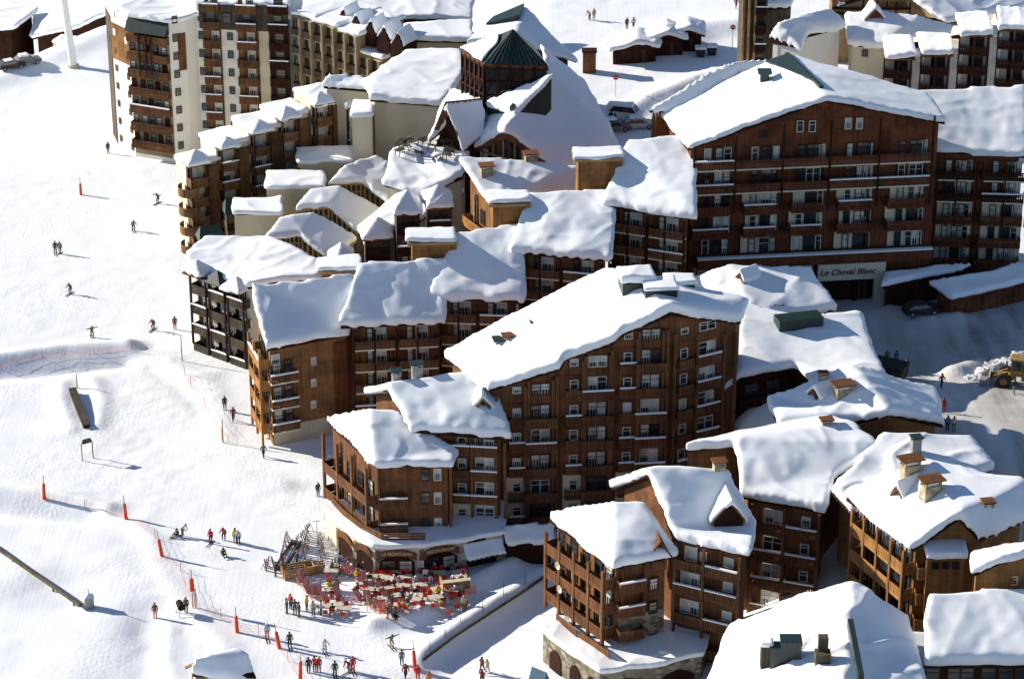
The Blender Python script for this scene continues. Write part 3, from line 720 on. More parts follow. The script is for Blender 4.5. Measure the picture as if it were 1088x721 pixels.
# ---------------------------------------------------------------- the restaurant house
def build_restaurant():
    FL=V(397,493,Y=256); z0=FL.z
    LT=V(349,449,z=z0); FR=V(481,493,z=z0-.3); R2=V(484,476,z=z0-.1,t=.6); RL=S(392,434,FL,.45,.7); RR=S(412,433,FL,.45,.7)
    h=house('restaurant_house','curved brown chalet with a restaurant on its ground floor and wrapped balconies','restaurant house',[LT,FL,FR,R2,RR,RL],[[0,1,5],[1,2,3,4,5]],.2,wall='brown',over=.8,snow=.8)
    fl=Fac(h.root,h.w[0],h.w[1]); fr=Fac(h.root,h.w[1],h.w[2])
    for r in (504,529,556): 
        zz=fr.z(452,r)
        for px,w in ((452,.95),(465,.75)): fr.win(fr.s(px,529),zz,w,1.4,'pale' if px>460 else 'dark',1 if px>460 else 3)
    for px in (403,431,479): fr.post(fr.s(px,529),3.4,z0-.6,.12,.25,'brown')
    for i,r in enumerate((515,541,566)):
        zz=fl.z(370,r-18)
        fl.balc(.1,fl.L-.1,zz-1.2,1.3,1.0,'rail',False,.2)
        for u in (.15,.38,.62,.85): fl.win(fl.L*u,zz,1.1,1.8,'dark',random.choice([0,1,3]))
        fr.balc(.1,3.0,zz-1.2,1.1,1.0,'rail',False,.8)
    for u in (0.02,.33,.66,.98): fl.post(fl.L*u,3.4,z0-.5,1.25,.28,'rail')
    # taller rear part is its own roof
    FL1=V(437,457,Y=259.5); z1=FL1.z
    LT1=V(389,419,z=z1); FR1=V(541,466,z=z1-.4); 
    k=gabled('rear_chalet','brown timber house rising behind the restaurant with one triangular dormer in its snow roof','chalet',LT1,FL1,[FR1],(413,404),(522,391),.2,wall='brown',over=.7,snow=1.0)
    f=Fac(k.root,k.w[0],k.w[1])
    for r in (466,492,518,545):
        for px,w,hh in ((491,.95,1.2),(515,2.0,1.7)):
            zz=f.z(515,r+1); s=f.s(px,492)
            low=r>540
            if low: f.panel(s-1.3,s+1.3,zz-1.3,zz+1.2,'cream','render_panel',.06,.02)
            f.win(s,zz,w,hh,'pale',3 if low else random.choice([1,2,1,0]),off=.09 if low else .03)
            f.balc(s-w/2-.4,s+w/2+.4,zz-1.3,.8,.85,'rail',False,.5)
    for px in (480,502,528,537): f.post(f.s(px,492),.4,f.z(px,463)-.5,.5,.26,'rail')
    fk=Fac(k.root,k.w[k.LTi],k.w[0])
    for u in (.3,.6): fk.win(fk.L*u,z1-1.4,.9,1.2,'dark',3)
    dormer(k,roof_hit(k,k.ff,513,442)+Vector((0,-.2,.5)),1.9,1.5,2.2,rz=.05,m='dark')
    chimney(k,roof_hit(k,k.ff,421,411)+Vector((0,.6,.4)),.9,.8,1.2,m='greymetal'); chimney(k,roof_hit(k,k.ff,443,405)+Vector((0,.8,.4)),1.1,.8,1.3,m='greymetal')
    # podium: restaurant ground floor
    pod=[V(345,541,z=3.3),V(358,556,z=3.3),V(376,570,z=3.3),V(398,581,z=3.3),V(445,580.5,z=3.3),V(490,573,z=3.3),V(533,566,z=3.3)]
    loop=[(p.x,p.y) for p in pod]+[(pod[-1].x,pod[-1].y+6),(pod[0].x+6,pod[0].y+4)]
    b=block(h.root,'ground_floor',loop,-1.0,3.3,'cream')
    vs=[Vector((x,y,3.3)) for x,y in loop]; snow_on(h.root,vs,[list(range(len(vs)))],.45,vox=.22,grow=.35,sm=5)
    # railing along the terrace of the podium
    mb=MB(); L=h.loc
    for a,c in zip(pod[:5],pod[1:5]):
        a2=a+Vector((.7,.7,0)); c2=c+Vector((.7,.7,0))
        for zz in (.55,.85,1.15): mb.bar(a2+Vector((0,0,zz))-L,c2+Vector((0,0,zz))-L,.08,.2)
    mb.build('terrace_railing',M['rail'],h.root)
    class R: pass
    for (a,c,txt) in ((pod[3],pod[4],'LE MONTANA'),(pod[4],pod[5],'RESTAURANT'),(pod[2],pod[3],''),(pod[1],pod[2],'')):
        f=Fac(h.root,a,c); c0=f.L*.5; w=f.L*.40
        arch(f,c0,w,0,2.35,'dark','arch_shade',.06);  # dark sheet in place of the shaded recess
        archband(f,c0,w*1.12,2.0,.75,'brown','arch_sign',.12)
        if txt: text_on(f,txt,c0,2.42,.50,'cream',off=.22,arc=.018)
        if txt:
            f.win(c0-.9,1.05,1.4,1.5,'dark',3,off=.1); f.win(c0+.9,1.05,1.4,1.5,'dark',0,off=.1)
            f.panel(c0+w*1.22,c0+w*1.22+.55,.9,1.7,'white','menu_board',.06,.05)
        f.panel(.05,.5,-.5,2.9,'stone','pilaster',.15,0)
    f=Fac(h.root,pod[5],pod[6])
    f.panel(.6,3.8,-.3,1.7,'dark','shop_front',.1,.05); f.win(1.3,.9,.9,1.2,'dark',1,off=.2); f.win(2.7,.9,1.2,1.2,'dark',3,off=.2)
    aw=[f.a+f.u*.2+f.n*1.6+Vector((0,0,1.75)),f.a+f.u*4.3+f.n*1.6+Vector((0,0,1.75)),f.a+f.u*4.3+f.n*.1+Vector((0,0,2.6)),f.a+f.u*.2+f.n*.1+Vector((0,0,2.6))]
    fs,lo=boundary(aw,[[0,1,2,3]]); o=slab([v-h.loc for v in aw],fs,lo,-.15,0).build('canopy_roof',M['dark'],h.root); snow_on(h.root,aw,[[0,1,2,3]],.35,vox=.18,grow=.1,sm=4)
    f.panel(.6,2.6,2.66,3.05,'dark','sign_board',.08,.05)
    return h
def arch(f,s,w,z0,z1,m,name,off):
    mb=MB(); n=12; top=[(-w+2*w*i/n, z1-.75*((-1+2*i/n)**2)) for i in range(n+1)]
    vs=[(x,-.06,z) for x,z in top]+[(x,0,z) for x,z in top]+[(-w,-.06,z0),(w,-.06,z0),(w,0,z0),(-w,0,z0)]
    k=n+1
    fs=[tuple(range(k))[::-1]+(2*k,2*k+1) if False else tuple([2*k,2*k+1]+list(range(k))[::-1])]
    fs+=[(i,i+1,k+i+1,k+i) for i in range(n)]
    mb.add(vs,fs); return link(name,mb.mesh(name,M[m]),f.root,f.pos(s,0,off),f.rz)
def archband(f,s,w,zb,h,m,name,off):
    mb=MB(); n=12; c=lambda i: .6*((-1+2*i/n)**2)
    vs=[]; 
    for y in (-.10,0):
        for i in range(n+1): vs.append((-w+2*w*i/n,y,zb+h+.35-c(i)*.9))
        for i in range(n+1): vs.append((-w+2*w*i/n,y,zb+.35-c(i)))
    k=n+1; fs=[]
    for i in range(n):
        fs+=[(i,i+1,k+i+1,k+i),(i,2*k+i,2*k+i+1,i+1),(k+i,k+i+1,3*k+i+1,3*k+i)]
    mb.add(vs,fs); return link(name,mb.mesh(name,M[m]),f.root,f.pos(s,0,off),f.rz)
# ---------------------------------------------------------------- front corner chalets on the stone podium
def build_front():
    out=[]
    FL=V(652,602,Y=233.5); z0=FL.z
    LT=V(584,552,z=z0); FR=V(718,590,z=z0); RL=S(652,531,FL,.45,.8); RR=S(684,533,FL,.45,.8)
    h=corner('corner_chalet','brown corner chalet with stacked wooden balconies on a stone arcade in front','chalet',LT,FL,FR,RL,RR,.0,wall='brown',over=.75,snow=.9)
    fl=Fac(h.root,h.w[0],h.w[1]); fr=Fac(h.root,h.w[1],h.w[2])
    fz=[z0-2.6,z0-5.25,z0-7.9]
    for i,zz in enumerate(fz):
        fl.balc(.05,fl.L-.05,zz,1.5,1.05,'rail',False,.1)
        for u in (.1,.3,.5,.72,.9): fl.win(fl.L*u,zz+1.15,1.2,1.9,'dark' ,random.choice([0,1,2,3]))
        for u in (.2,.42,.62): fl.panel(fl.L*u-.35,fl.L*u+.35,zz+.1,zz+2.1,'gold','door',.08,.04)
        if i<3: fr.balc(.0,2.6,zz-.1,1.2,1.0,'rail',False,.5)
    for u in (0.0,.25,.5,.75,1.0): fl.post(fl.L*u+(.1 if u==0 else (-.1 if u==1 else 0)),3.5,z0-.5,1.45,.3,'rail')
    fr.panel(.3,fr.L-.02,2.5,z0-5.9,'stone','stone_wall',.14,.0)
    for r in (609+8,642,676): fr.win(fr.s(693,640),fr.z(693,r+2),.9,1.3,'dark',random.choice([1,3]),off=.18)
    for px in (660,683): fr.post(fr.s(px,640),z0-6.2,z0-.6,.25,.24,'brown')
    dormer(h,V(701,590,Y=235.2),1.7,1.5,2.2,rz=.1,m='brown',snow=False)
    # satellite dishes on the left balconies
    for (px,py) in ((594,600),(596,625)):
        mb=MB(); n=14; 
        mb.add([(0,0,0)]+[(.42*math.cos(2*math.pi*i/n),-.16,.42*math.sin(2*math.pi*i/n)) for i in range(n)]+[(.42*math.cos(2*math.pi*i/n),-.12,.42*math.sin(2*math.pi*i/n)) for i in range(n)]+[(0,.05,0)],[(0,1+i,1+(i+1)%n) for i in range(n)]+[(1+i,1+n+i,1+n+(i+1)%n,1+(i+1)%n) for i in range(n)]+[(1+2*n,1+n+(i+1)%n,1+n+i) for i in range(n)])
        mb.tube((0,0,0),(0,-.55,.05),.03,.03); mb.tube((0,.0,0),(.3,.4,-.4),.04,.04)
        s,zz=fl.sz(px,py,1.7); o=link('satellite_dish',mb.mesh('satellite_dish',M['beige']),h.root,fl.pos(s,zz,1.75),fl.rz)
    # podium of rubble stone with dark arched sheets put in as the shade of openings
    zp=3.2
    pod=[V(577,671,z=zp),V(602,690,z=zp),V(637,714,z=zp),V(690,707,z=zp),V(745,697,z=zp)]
    loop=[(p.x,p.y) for p in pod]+[(pod[-1].x+2,pod[-1].y+9),(pod[0].x+4,pod[0].y+6)]
    block(h.root,'podium',loop,-1.5,zp,'stone')
    vs=[Vector((x,y,zp)) for x,y in loop]; snow_on(h.root,vs,[list(range(len(vs)))],.55,vox=.22,grow=.3,sm=5)
    for a,c,k in ((pod[0],pod[1],1),(pod[1],pod[2],2),(pod[2],pod[3],1),(pod[3],pod[4],1)):
        f=Fac(h.root,a,c)
        for j in range(k): arch(f,f.L*(j+.55)/k,min(.95,f.L*.3/k*1.0) if k>1 or a is pod[0] else 1.7,-.5,2.2,'dark','arch_shade',.05)
    mb=MB(); L=h.loc
    for a,c in zip(pod[:3],pod[1:3]):
        a2=a+Vector((1.3,1.5,0)); c2=c+Vector((1.0,1.7,0))
        for zz in (.5,.8,1.1): mb.bar(a2+Vector((0,0,zz))-L,c2+Vector((0,0,zz))-L,.08,.22)
    mb.build('terrace_railing',M['rail'],h.root)
    out.append(h)
    # second
    FL=V(718,570,Y=236.3); z0=FL.z
    LT=V(650,518,z=z0); FR=V(795,590,z=z0-.2)
    FX=V(802,560,z=z0-.1)
    h=gabled('middle_chalet','brown timber chalet with a wide triangular dormer between the corner chalet and the taller one','chalet',LT,FL,[FR,FX],(688,495),(771,496),.3,wall='brown',over=.7,snow=1.05)
    f=Fac(h.root,h.w[0],h.w[1])
    for i,r in enumerate((588,614,645,676)):
        for px,w,hh in ((733,1.3,1.6),(746,.7,1.0),(773,1.0,1.1)):
            if i>0 and px==746: continue
            zz=f.z(745,r+2); s=f.s(px,640); f.win(s,zz,w if i in(0,) or px>760 else 2.0,hh,'pale',random.choice([1,1,2,0]))
        for a,b in ((719,749),(752,786)): f.balc(f.s(a,640),f.s(b,640),f.z(745,r+2)-1.3,1.0,.9,'rail',False,.6)
    for px in (720,750,788): f.post(f.s(px,640),.5,z0-.5,.95,.26,'rail')
    fl=Fac(h.root,h.w[h.LTi],h.w[0])
    for u in (.2,.45): fl.win(fl.L*u,z0-1.2,1.0,1.0,'dark',3)
    dormer(h,roof_hit(h,h.ff,774,556)+Vector((0,-.3,.4)),3.0,2.0,4.5,rz=.08,m='dark')
    chimney(h,h.RR+Vector((-.6,.3,.4)),1.1,.9,1.0)
    out.append(h)
    # third
    FL=V(789,527,Y=244.5); z0=FL.z
    LT=V(724,477,z=z0); FR=V(876,543,z=z0-.2); FX=V(884,508,z=z0+.8); RX=V(931,474,z=z0+2.2,t=.6)
    RL=S(783,464,FL,.5,.9); RR=V(905,449,z=RL.z,t=.9); LT=V(724,478,z=RL.z-.6); BK=RR+(LT-RL)+Vector((3,2.5,0)); BK.z=LT.z
    h=house('tall_chalet','tall brown chalet with a broad shaded snow roof and a small chimney on its ridge','chalet',[FL,FR,FX,RX,RR,RL,LT,BK],[[0,1,2,3,4,5],[5,4,7,6]],.5,wall='brown',over=.6,snow=1.05); h.RL=RL; h.RR=RR; h.LTi=6; h.ff=[0,1,2,3,4,5]
    f=Fac(h.root,h.w[0],h.w[1])
    for i,r in enumerate((548,577,606,635)):
        zz=f.z(820,r); 
        for px,w,hh in ((820,1.9,1.6),(854,.95,1.2)): f.win(f.s(px,600),zz,w,hh,'pale',[1,3,1,1][i] if px<850 else random.choice([1,0]))
        for a,b in ((800,831),(835,868)): f.balc(f.s(a,600),f.s(b,600),zz-1.35,.9,.9,'rail',False,.6)
    for px in (799,833,870): f.post(f.s(px,600),.8,z0-.5,.9,.26,'rail')
    fl=Fac(h.root,h.w[h.LTi],h.w[0])
    for u in (.25,.5): fl.win(fl.L*u,z0-1.1,1.2,.9,'dark',3)
    chimney(h,lerp(h.RL,h.RR,.78)+Vector((0,.3,.5)),1.05,.8,1.0)
    out.append(h)
    return out
# ---------------------------------------------------------------- the stepped row of chalets
def build_row():
    rows=[]
    # (eave left, eave mid.., eave right, ridge left, ridge right, Y, base z, label)
    data=[
     ((284,371),(370,354),(268,302),(382,291),282.0,0,'honey timber chalet at the lowest end of the stepped row, with a plain windowless side'),
     ((362,347),(474,341),(384,279),(474,274),284.5,1,'second chalet up the stepped row, its dark balconies under a smooth blue snow roof'),
     ((456,316),(556,319),(486,246),(556,239),288.0,3,'third chalet up the stepped row, tucked behind the central block with a tall snow roof'),
     ((544,267),(650,276),(564,204),(652,198),292.0,6,'fourth chalet up the stepped row, brown with balconies left of the hotel'),
     ((641,218),(739,232),(668,150),(737,142),296.5,9,'topmost chalet of the stepped row, its thick snow roof touching the hotel'),
    ]
    for k,(e0,e1,r0,r1,Y,zb,lab) in enumerate(data):
        E0=V(*e0,Y=Y); E1=V(*e1,z=E0.z); 
        if k==0: E1=V(*e1,z=E0.z+.2)
        R0=S(*r0,E0,.68 if k<3 else .58,.95); R1=S(*r1,E0,.68 if k<3 else .58,.95)
        if k==0:
            LT=V(263,312,z=E0.z+.5)
            h=house('stepped_chalet',lab,'chalet',[E0,E1,R1,R0],[[0,1,2,3]],zb,wall='gold',over=.35,snow=.95,group='chalets stepping up the slope')
        else:
            h=house('stepped_chalet',lab,'chalet',[E0,E1,R1,R0],[[0,1,2,3]],zb,wall='brown',over=.8,snow=.95,group='chalets stepping up the slope')
        f=Fac(h.root,h.w[0],h.w[1]); z0=E0.z
        nfl=int((z0-zb)/2.7)
        if k==0:
            for (px,py) in ((333,383),(333,406),(333,429),(333,453)): f.win(f.s(px,py),f.z(px,py),.55,1.0,'pale',2)
            s0,s1=f.s(285,400),f.s(314,400)
            for py in (400,427,452):
                zz=f.z(300,py); f.balc(s0,s1,zz-.2,1.1,1.0,'rail',True,.6); f.win((s0+s1)/2-.6,zz+1.1,1.1,1.9,'dark',1); f.win((s0+s1)/2+.7,zz+1.1,1.0,1.9,'dark',3)
            f.win((s0+s1)/2-.7,f.z(300,380),1.0,1.3,'pale',2)
            f.panel(.1,f.L-.1,-1.0,f.z(320,448),'beige','rendered_base',.05,.02)
            f.panel(f.L-1.5,f.L,1,z0-.8,'red','corner_boards',.1,.05)
            # curved balconies on the sunny left end
            g=Fac(h.root,h.w[3],h.w[0])
            for i in range(4):
                zz=z0-2.6-i*2.65
                g.balc(.3,g.L-.2,zz,1.2,1.05,'railgold',False,.2)
                for u in (.25,.5,.75): g.win(g.L*u,zz+1.2,1.2,1.9,'dark',random.choice([0,1,3]))
            for u in (.05,.5,.97): g.post(g.L*u,.5,z0-.3,1.15,.26,'railgold')
        else:
            cut=.0
            for i in range(min(nfl,5)):
                zz=z0-1.55-i*2.65
                f.balc(.1,f.L*.48,zz-1.25,1.2,1.0,'rail',True,.2); f.balc(f.L*.53,f.L-.1,zz-1.25,1.2,1.0,'rail',True,.2)
                for u in (.2,.32,.66,.80): f.win(f.L*u,zz,1.35 if u in(.32,.8) else .7,1.8,'pale' if u in(.32,.8) else 'dark',random.choice([0,1,2,1]))
                f.panel(f.L*.10,f.L*.15,zz-1.1,zz+1.0,'gold','shutter',.07,.03)
            for u in (.01,.25,.5,.74,.99): f.post(f.L*u,zb+1,z0-.4,1.15,.22,'dark')
        # wooden rear wall showing above the lower neighbour
        rows.append(h)
    fins=[((337,284),(384,279),293,0),((433,254),(485,248),(277),1),((519,213),(564,207),246,2),((610,165),(662,158),204,3)]
    for (a,b,yb,k) in fins:
        nb=rows[k]; Y=max(v.y for v in nb.verts)+.8
        own=rows[k+1]
        A=V(*a,Y=Y); B=V(b[0],b[1],Y=Y+.4); zt=A.z-.45
        loop=rect(A,B,3.2)
        block(own.root,'rear_wall',[(p[0]+ (0.5 if i in(0,3) else 0),p[1]) for i,p in enumerate(loop)],zt-6,zt-.3,'gold')
        o=MB(); o.prism([(p[0]-own.loc.x,p[1]-own.loc.y-.25) for p in loop],zt-.3-own.zb,zt-own.zb); o.build('rear_roof',M['tan'],own.root)
        snow_on(own.root,[Vector((p[0],p[1],zt)) for p in loop],[[0,1,2,3]],.45,vox=.2,grow=.1,sm=5)
    return rows
# ---------------------------------------------------------------- right-hand chalets and low roofs
def build_right():
    # snow roofs between the central block and the square
    E0=V(771,413,Y=268); z=E0.z+1.2
    a=[V(772,412,z=z-1),V(786,399,z=z),V(845,389,z=z),V(862,404,z=z-.3),V(938,399,z=z-.3),V(912,330,z=z+1.2,t=.7),V(862,337,z=z+1.6,t=.5),V(790,322,z=z+2,t=.6)]
    h=house('low_chalet','low chalet roof bulging with snow between the central block and the square','chalet',a,[[0,1,2,7],[2,6,7],[2,3,4,5,6]],z-7,wall='dark',over=.7,snow=.95,rough=.2)
    f=Fac(h.root,h.w[1],h.w[2])
    for u in (.25,.6): f.win(f.L*u,z-2.2,1.6,1.4,'dark',3)
    f.balc(.2,f.L-.2,z-3.8,.8,.9,'dark',False,0)
    gp=MB(); p=V(850,344,z=z+1.9); gp.box(-2.7,2.3,-1.0,1.0,-1.0,1.0); o=gp.build('flat_hatch',M['green'],h.roof,p-h.loc); o.rotation_euler=(0,0,.25)
    b=[V(733,300,z=z+1.6),V(742,322,z=z+1.2),V(905,330,z=z+.8),V(884,322,z=z+.8),V(866,286,z=z+1.8,t=.7),V(776,279,z=z+3.2,t=.7)]
    b=[V(736,303,z=z+1.2),V(800,340,z=z+.2),V(884,328,z=z+.4),V(858,286,z=z+2.4,t=.7),V(776,280,z=z+3.2,t=.7)]
    k=house('low_hall','low hall buried under lumpy snow just below the hotel arch','hall',b,[[0,1,4],[1,2,3,4]],z-5,wall='dark',over=.7,snow=.9,rough=.26)
    dormer(k,roof_hit(k,[1,2,3,4],787,302)+Vector((0,0,.4)),1.2,.8,1.6,rz=-.9,m='brown',body=False)
    chimney(k,roof_hit(k,[1,2,3,4],826,330)+Vector((0,0,.5)),1.2,.8,.5,m='greymetal',cap=False)
    # garage sheds on the square
    s1=house('garage_shed','dark shed with a smooth shaded snow roof beside the hotel arch','shed',[V(938,305,z=12.3),V(1012,290,z=12.3),V(1038,276,z=12.6,t=.5),V(942,290,z=12.6,t=.5)],[[0,1,2,3]],9.0,wall='dark',over=.5,snow=.6)
    zs=12.0
    s2=house('garage_row','long dark red board shed with thick overhanging snow at the back of the square','shed',[V(1010,317,z=12.0),V(1098,296,z=12.0),V(1098,275,z=12.9,t=.7),V(990,298,z=12.6,t=.6)],[[0,1,2,3]],9.0,wall='red',over=.45,snow=.8)
    f=Fac(s2.root,s2.w[0],s2.w[1])
    for u in (.1,.3,.5,.7,.9): f.panel(f.L*u-1.1,f.L*u+1.0,9.4,zs-.9,'red','shed_door',.08,.02); 
    # round-edged chalet by the square
    zc=16.4
    v=[V(817,431,z=zc),V(829,454,z=zc-.4),V(905,449,z=zc),V(945,440,z=zc+1.3),V(1002,452,z=zc-.6),V(992,408,z=zc-.3,t=.8),V(905,391,z=zc+2.6,t=.9),V(880,398,z=zc+1.9,t=.9)]
    h=house('square_chalet','chalet beside the square with two stone chimneys and a wavy snow edge','chalet',v,[[0,1,2,7],[2,3,6,7],[3,4,5,6]],10,wall='gold',over=.7,snow=1.0,rough=.2)
    chimney(h,roof_hit(h,[2,3,6,7],895,430)+Vector((0,0,.5)),1.75,1.2,1.9,rz=.3)
    chimney(h,roof_hit(h,[0,1,2,7],874,418)+Vector((0,0,.4)),.8,.75,1.9)
    dormer(h,roof_hit(h,[0,1,2,7],858,430)+Vector((.6,0,.5)),1.4,1.1,2.0,rz=-.9,m='dark')
    # rounded roofs behind the honey chalet
    zc=15.6
    v=[V(884,523,z=zc-.6),V(905,545,z=zc-1),V(1000,520,z=zc-.5),V(1054,498,z=zc),V(1034,462,z=zc+1,t=.9),V(940,456,z=zc+1.5,t=.9)]
    h=house('sunken_chalet','chalet almost buried in rounded snow behind the honey balconied chalet','chalet',v,[[0,1,2,5],[2,3,4,5]],9,wall='brown',over=.7,snow=1.0,rough=.3)
    v=[V(930,482,z=zc+.2),V(1000,478,z=zc+.2),V(1010,452,z=zc+2,t=.8),V(948,452,z=zc+2,t=.8)]
    chimney(h,roof_hit(h,[0,1,2,5],972,489)+Vector((0,0,1.2)),.9,.8,1.4,m='greymetal',snow=False)
    # honey balconied chalet
    FC=V(969,584,Y=228); z0=FC.z
    v=[V(899,529,z=z0-.2),FC,V(1019,550,z=z0+3.0),V(1040,573,z=z0+1.0),V(1095,549,z=z0+1.4),V(1095,509,z=z0+3,t=1.0),V(985,487,z=z0+3.6,t=1.0)]
    h=house('honey_chalet','honey coloured chalet with sunlit balconies and icicles along its eave','chalet',v,[[0,1,2,6],[2,3,4,5,6]],6,wall='gold',over=.85,snow=1.0,rough=.16)
    fl=Fac(h.root,h.w[0],h.w[1]); fr=Fac(h.root,h.w[1],h.w[3])
    for i in range(3):
        zz=z0-2.9-i*2.75
        fl.balc(.3,fl.L-.05,zz,1.2,1.1,'railgold',False,.1)
        for u in (.12,.3,.5,.7,.88): fl.win(fl.L*u,zz+1.2,1.3,1.9,'dark',random.choice([0,3,3]))
        fr.balc(.1,2.2,zz,1.1,1.1,'railgold',False,.1)
    for u in (.02,.25,.5,.75,.98): fl.post(fl.L*u,6,z0-.4,1.15,.3,'gold')
    icicles(h.roof,v[0]-Vector((0,0,.2)),v[1]-Vector((0,0,.2)),34,5)
    # bay window with its own snow cap on the gable
    A=V(985,596,Y=227.3); B=V(1025,588,Y=227.0)
    zt=V(1005,592,Y=227.3).z
    bl=block(h.root,'bay',rect(A,B,3),zt-6,zt,'gold')
    snow_on(h.root,[Vector((p[0],p[1],zt+.02)) for p in rect(A,B,3)],[[0,1,2,3]],.6,vox=.2,grow=.25,sm=6)
    fb=Fac(h.root,Vector((A.x,A.y,0)),Vector((B.x,B.y,0)))
    for px in (994,1004.5,1015.5): fb.win(fb.s(px,599),fb.z(px,600),.65,.75,'dark',3,off=.05)
    for (px,py,w) in ((966,512,1.75),(988,534,1.75)):
        chimney(h,roof_hit(h,[0,1,2,6],px,py)+Vector((0,0,.6)),w,1.2,1.9,rz=.35)
    chimney(h,roof_hit(h,[2,3,4,5,6],1049,558)+Vector((0,.6,.6)),.95,.85,1.6)
    dormer(h,roof_hit(h,[0,1,2,6],950,537)+Vector((.4,0,.6)),1.5,1.2,2.0,rz=-.9,m='gold')
    # neighbour gable at the frame edge
    E=V(1034,606,Y=222.5); z1=E.z
    k=house('gable_chalet','small honey wood gable with a curling snow roof beside the honey balconied chalet','chalet',[V(1034,610,z=z1),V(1062,597,z=z1+1.4),V(1100,586,z=z1+2.3),V(1100,572,z=z1+2.2,t=.8),V(1034,586,z=z1+.5,t=.8)],[[0,1,4],[1,2,3,4]],6,wall='gold',over=.5,snow=.9)
    f=Fac(k.root,k.w[0],k.w[2])
    for px,py in ((1066,617),(1077,616)): f.win(f.s(px,py),f.z(px,py),.7,.9,'pale',3)
    # near roofs at the bottom edge
    R0=V(906,619,Y=223,t=1.0); z0=R0.z
    v=[V(774,672,z=z0-4.2),V(742,735,z=z0-4.4),V(900,745,z=z0-.6,t=.8),V(1005,740,z=z0-3.4),V(965,668,z=z0-2.4),R0]
    v=[V(776,672,z=z0-4.2),V(746,745,z=z0-4.4),V(896,745,z=z0-.6,t=.8),V(985,745,z=z0-3.2),V(963,668,z=z0-2.2),R0]
    h=house('near_chalet','nearest roof at the bottom edge with green vents and a chimney sunk in snow','chalet',v,[[0,1,2,5],[2,3,4,5]],4,wall='dark',over=.7,snow=1.2,rough=.42)
    def cub(px,py,w,d,ht,m,nm,snow=0,fc=[0,1,2,5],rz=.0):
        p=roof_hit(h,fc,px,py); o=MB(); o.box(-w/2,w/2,-d/2,d/2,-1.5,ht); 
        if m=='green': o.box(-w/2-.08,w/2+.08,-d/2-.08,d/2+.08,ht-.35,ht+.02)
        c=o.build(nm,M[m],h.roof,p-h.loc); c.rotation_euler=(0,0,rz)
        if snow:
            vs=[Vector((a*w/2,b*d/2,ht+.02)) for a,b in((-1,-1),(1,-1),(1,1),(-1,1))]; snow_on(None,vs,[[0,1,2,3]],snow,vox=.13,grow=.15,sm=4).parent=c
        return c
    cub(813,716,.95,.95,3.1,'grey','flue',.45); cub(825,715,1.3,1.2,2.9,'green','vent_housing'); cub(839,711,1.75,1.4,3.2,'green','vent_housing')
    cub(873,714,1.35,1.2,2.1,'grey','chimney'); cub(873,711,.85,.8,3.4,'grey','chimney_pot')
    bm=MB(); p0=roof_hit(h,[0,1,2,5],902,682)-h.loc; p1=roof_hit(h,[0,1,2,5],914,735)-h.loc
    bm.bar(p0+Vector((0,0,2.0)),p1+Vector((0,0,1.3)),.5,.9); bm.build('ridge_box',M['green'],h.roof)
    E0=V(982,706,Y=214.5); E1=V(1100,706,z=E0.z); 
    k=house('edge_chalet','dark chalet in the lower right corner under a thick even snow roof','chalet',[E0,E1,S(1100,627,E0,.5,1.1),S(990,630,E0,.5,1.1)],[[0,1,2,3]],3,wall='dark',over=.45,snow=1.15,rough=.12)
    f=Fac(k.root,k.w[0],k.w[1])
    for px in (991,1014,1027,1050,1068,1086): f.win(f.s(px,716),f.z(px,716),1.3,1.5,'dark',3)
    # low link roof between the two
    A=V(960,694,Y=219.5); 
    l=house('link_roof','low snow covered link between the two nearest roofs','passage',[V(955,725,z=A.z-1.5),V(990,712,z=A.z-1.2),V(992,672,z=A.z,t=.8),V(958,672,z=A.z,t=.8)],[[0,1,2,3]],4,wall='dark',over=.4,snow=.9)
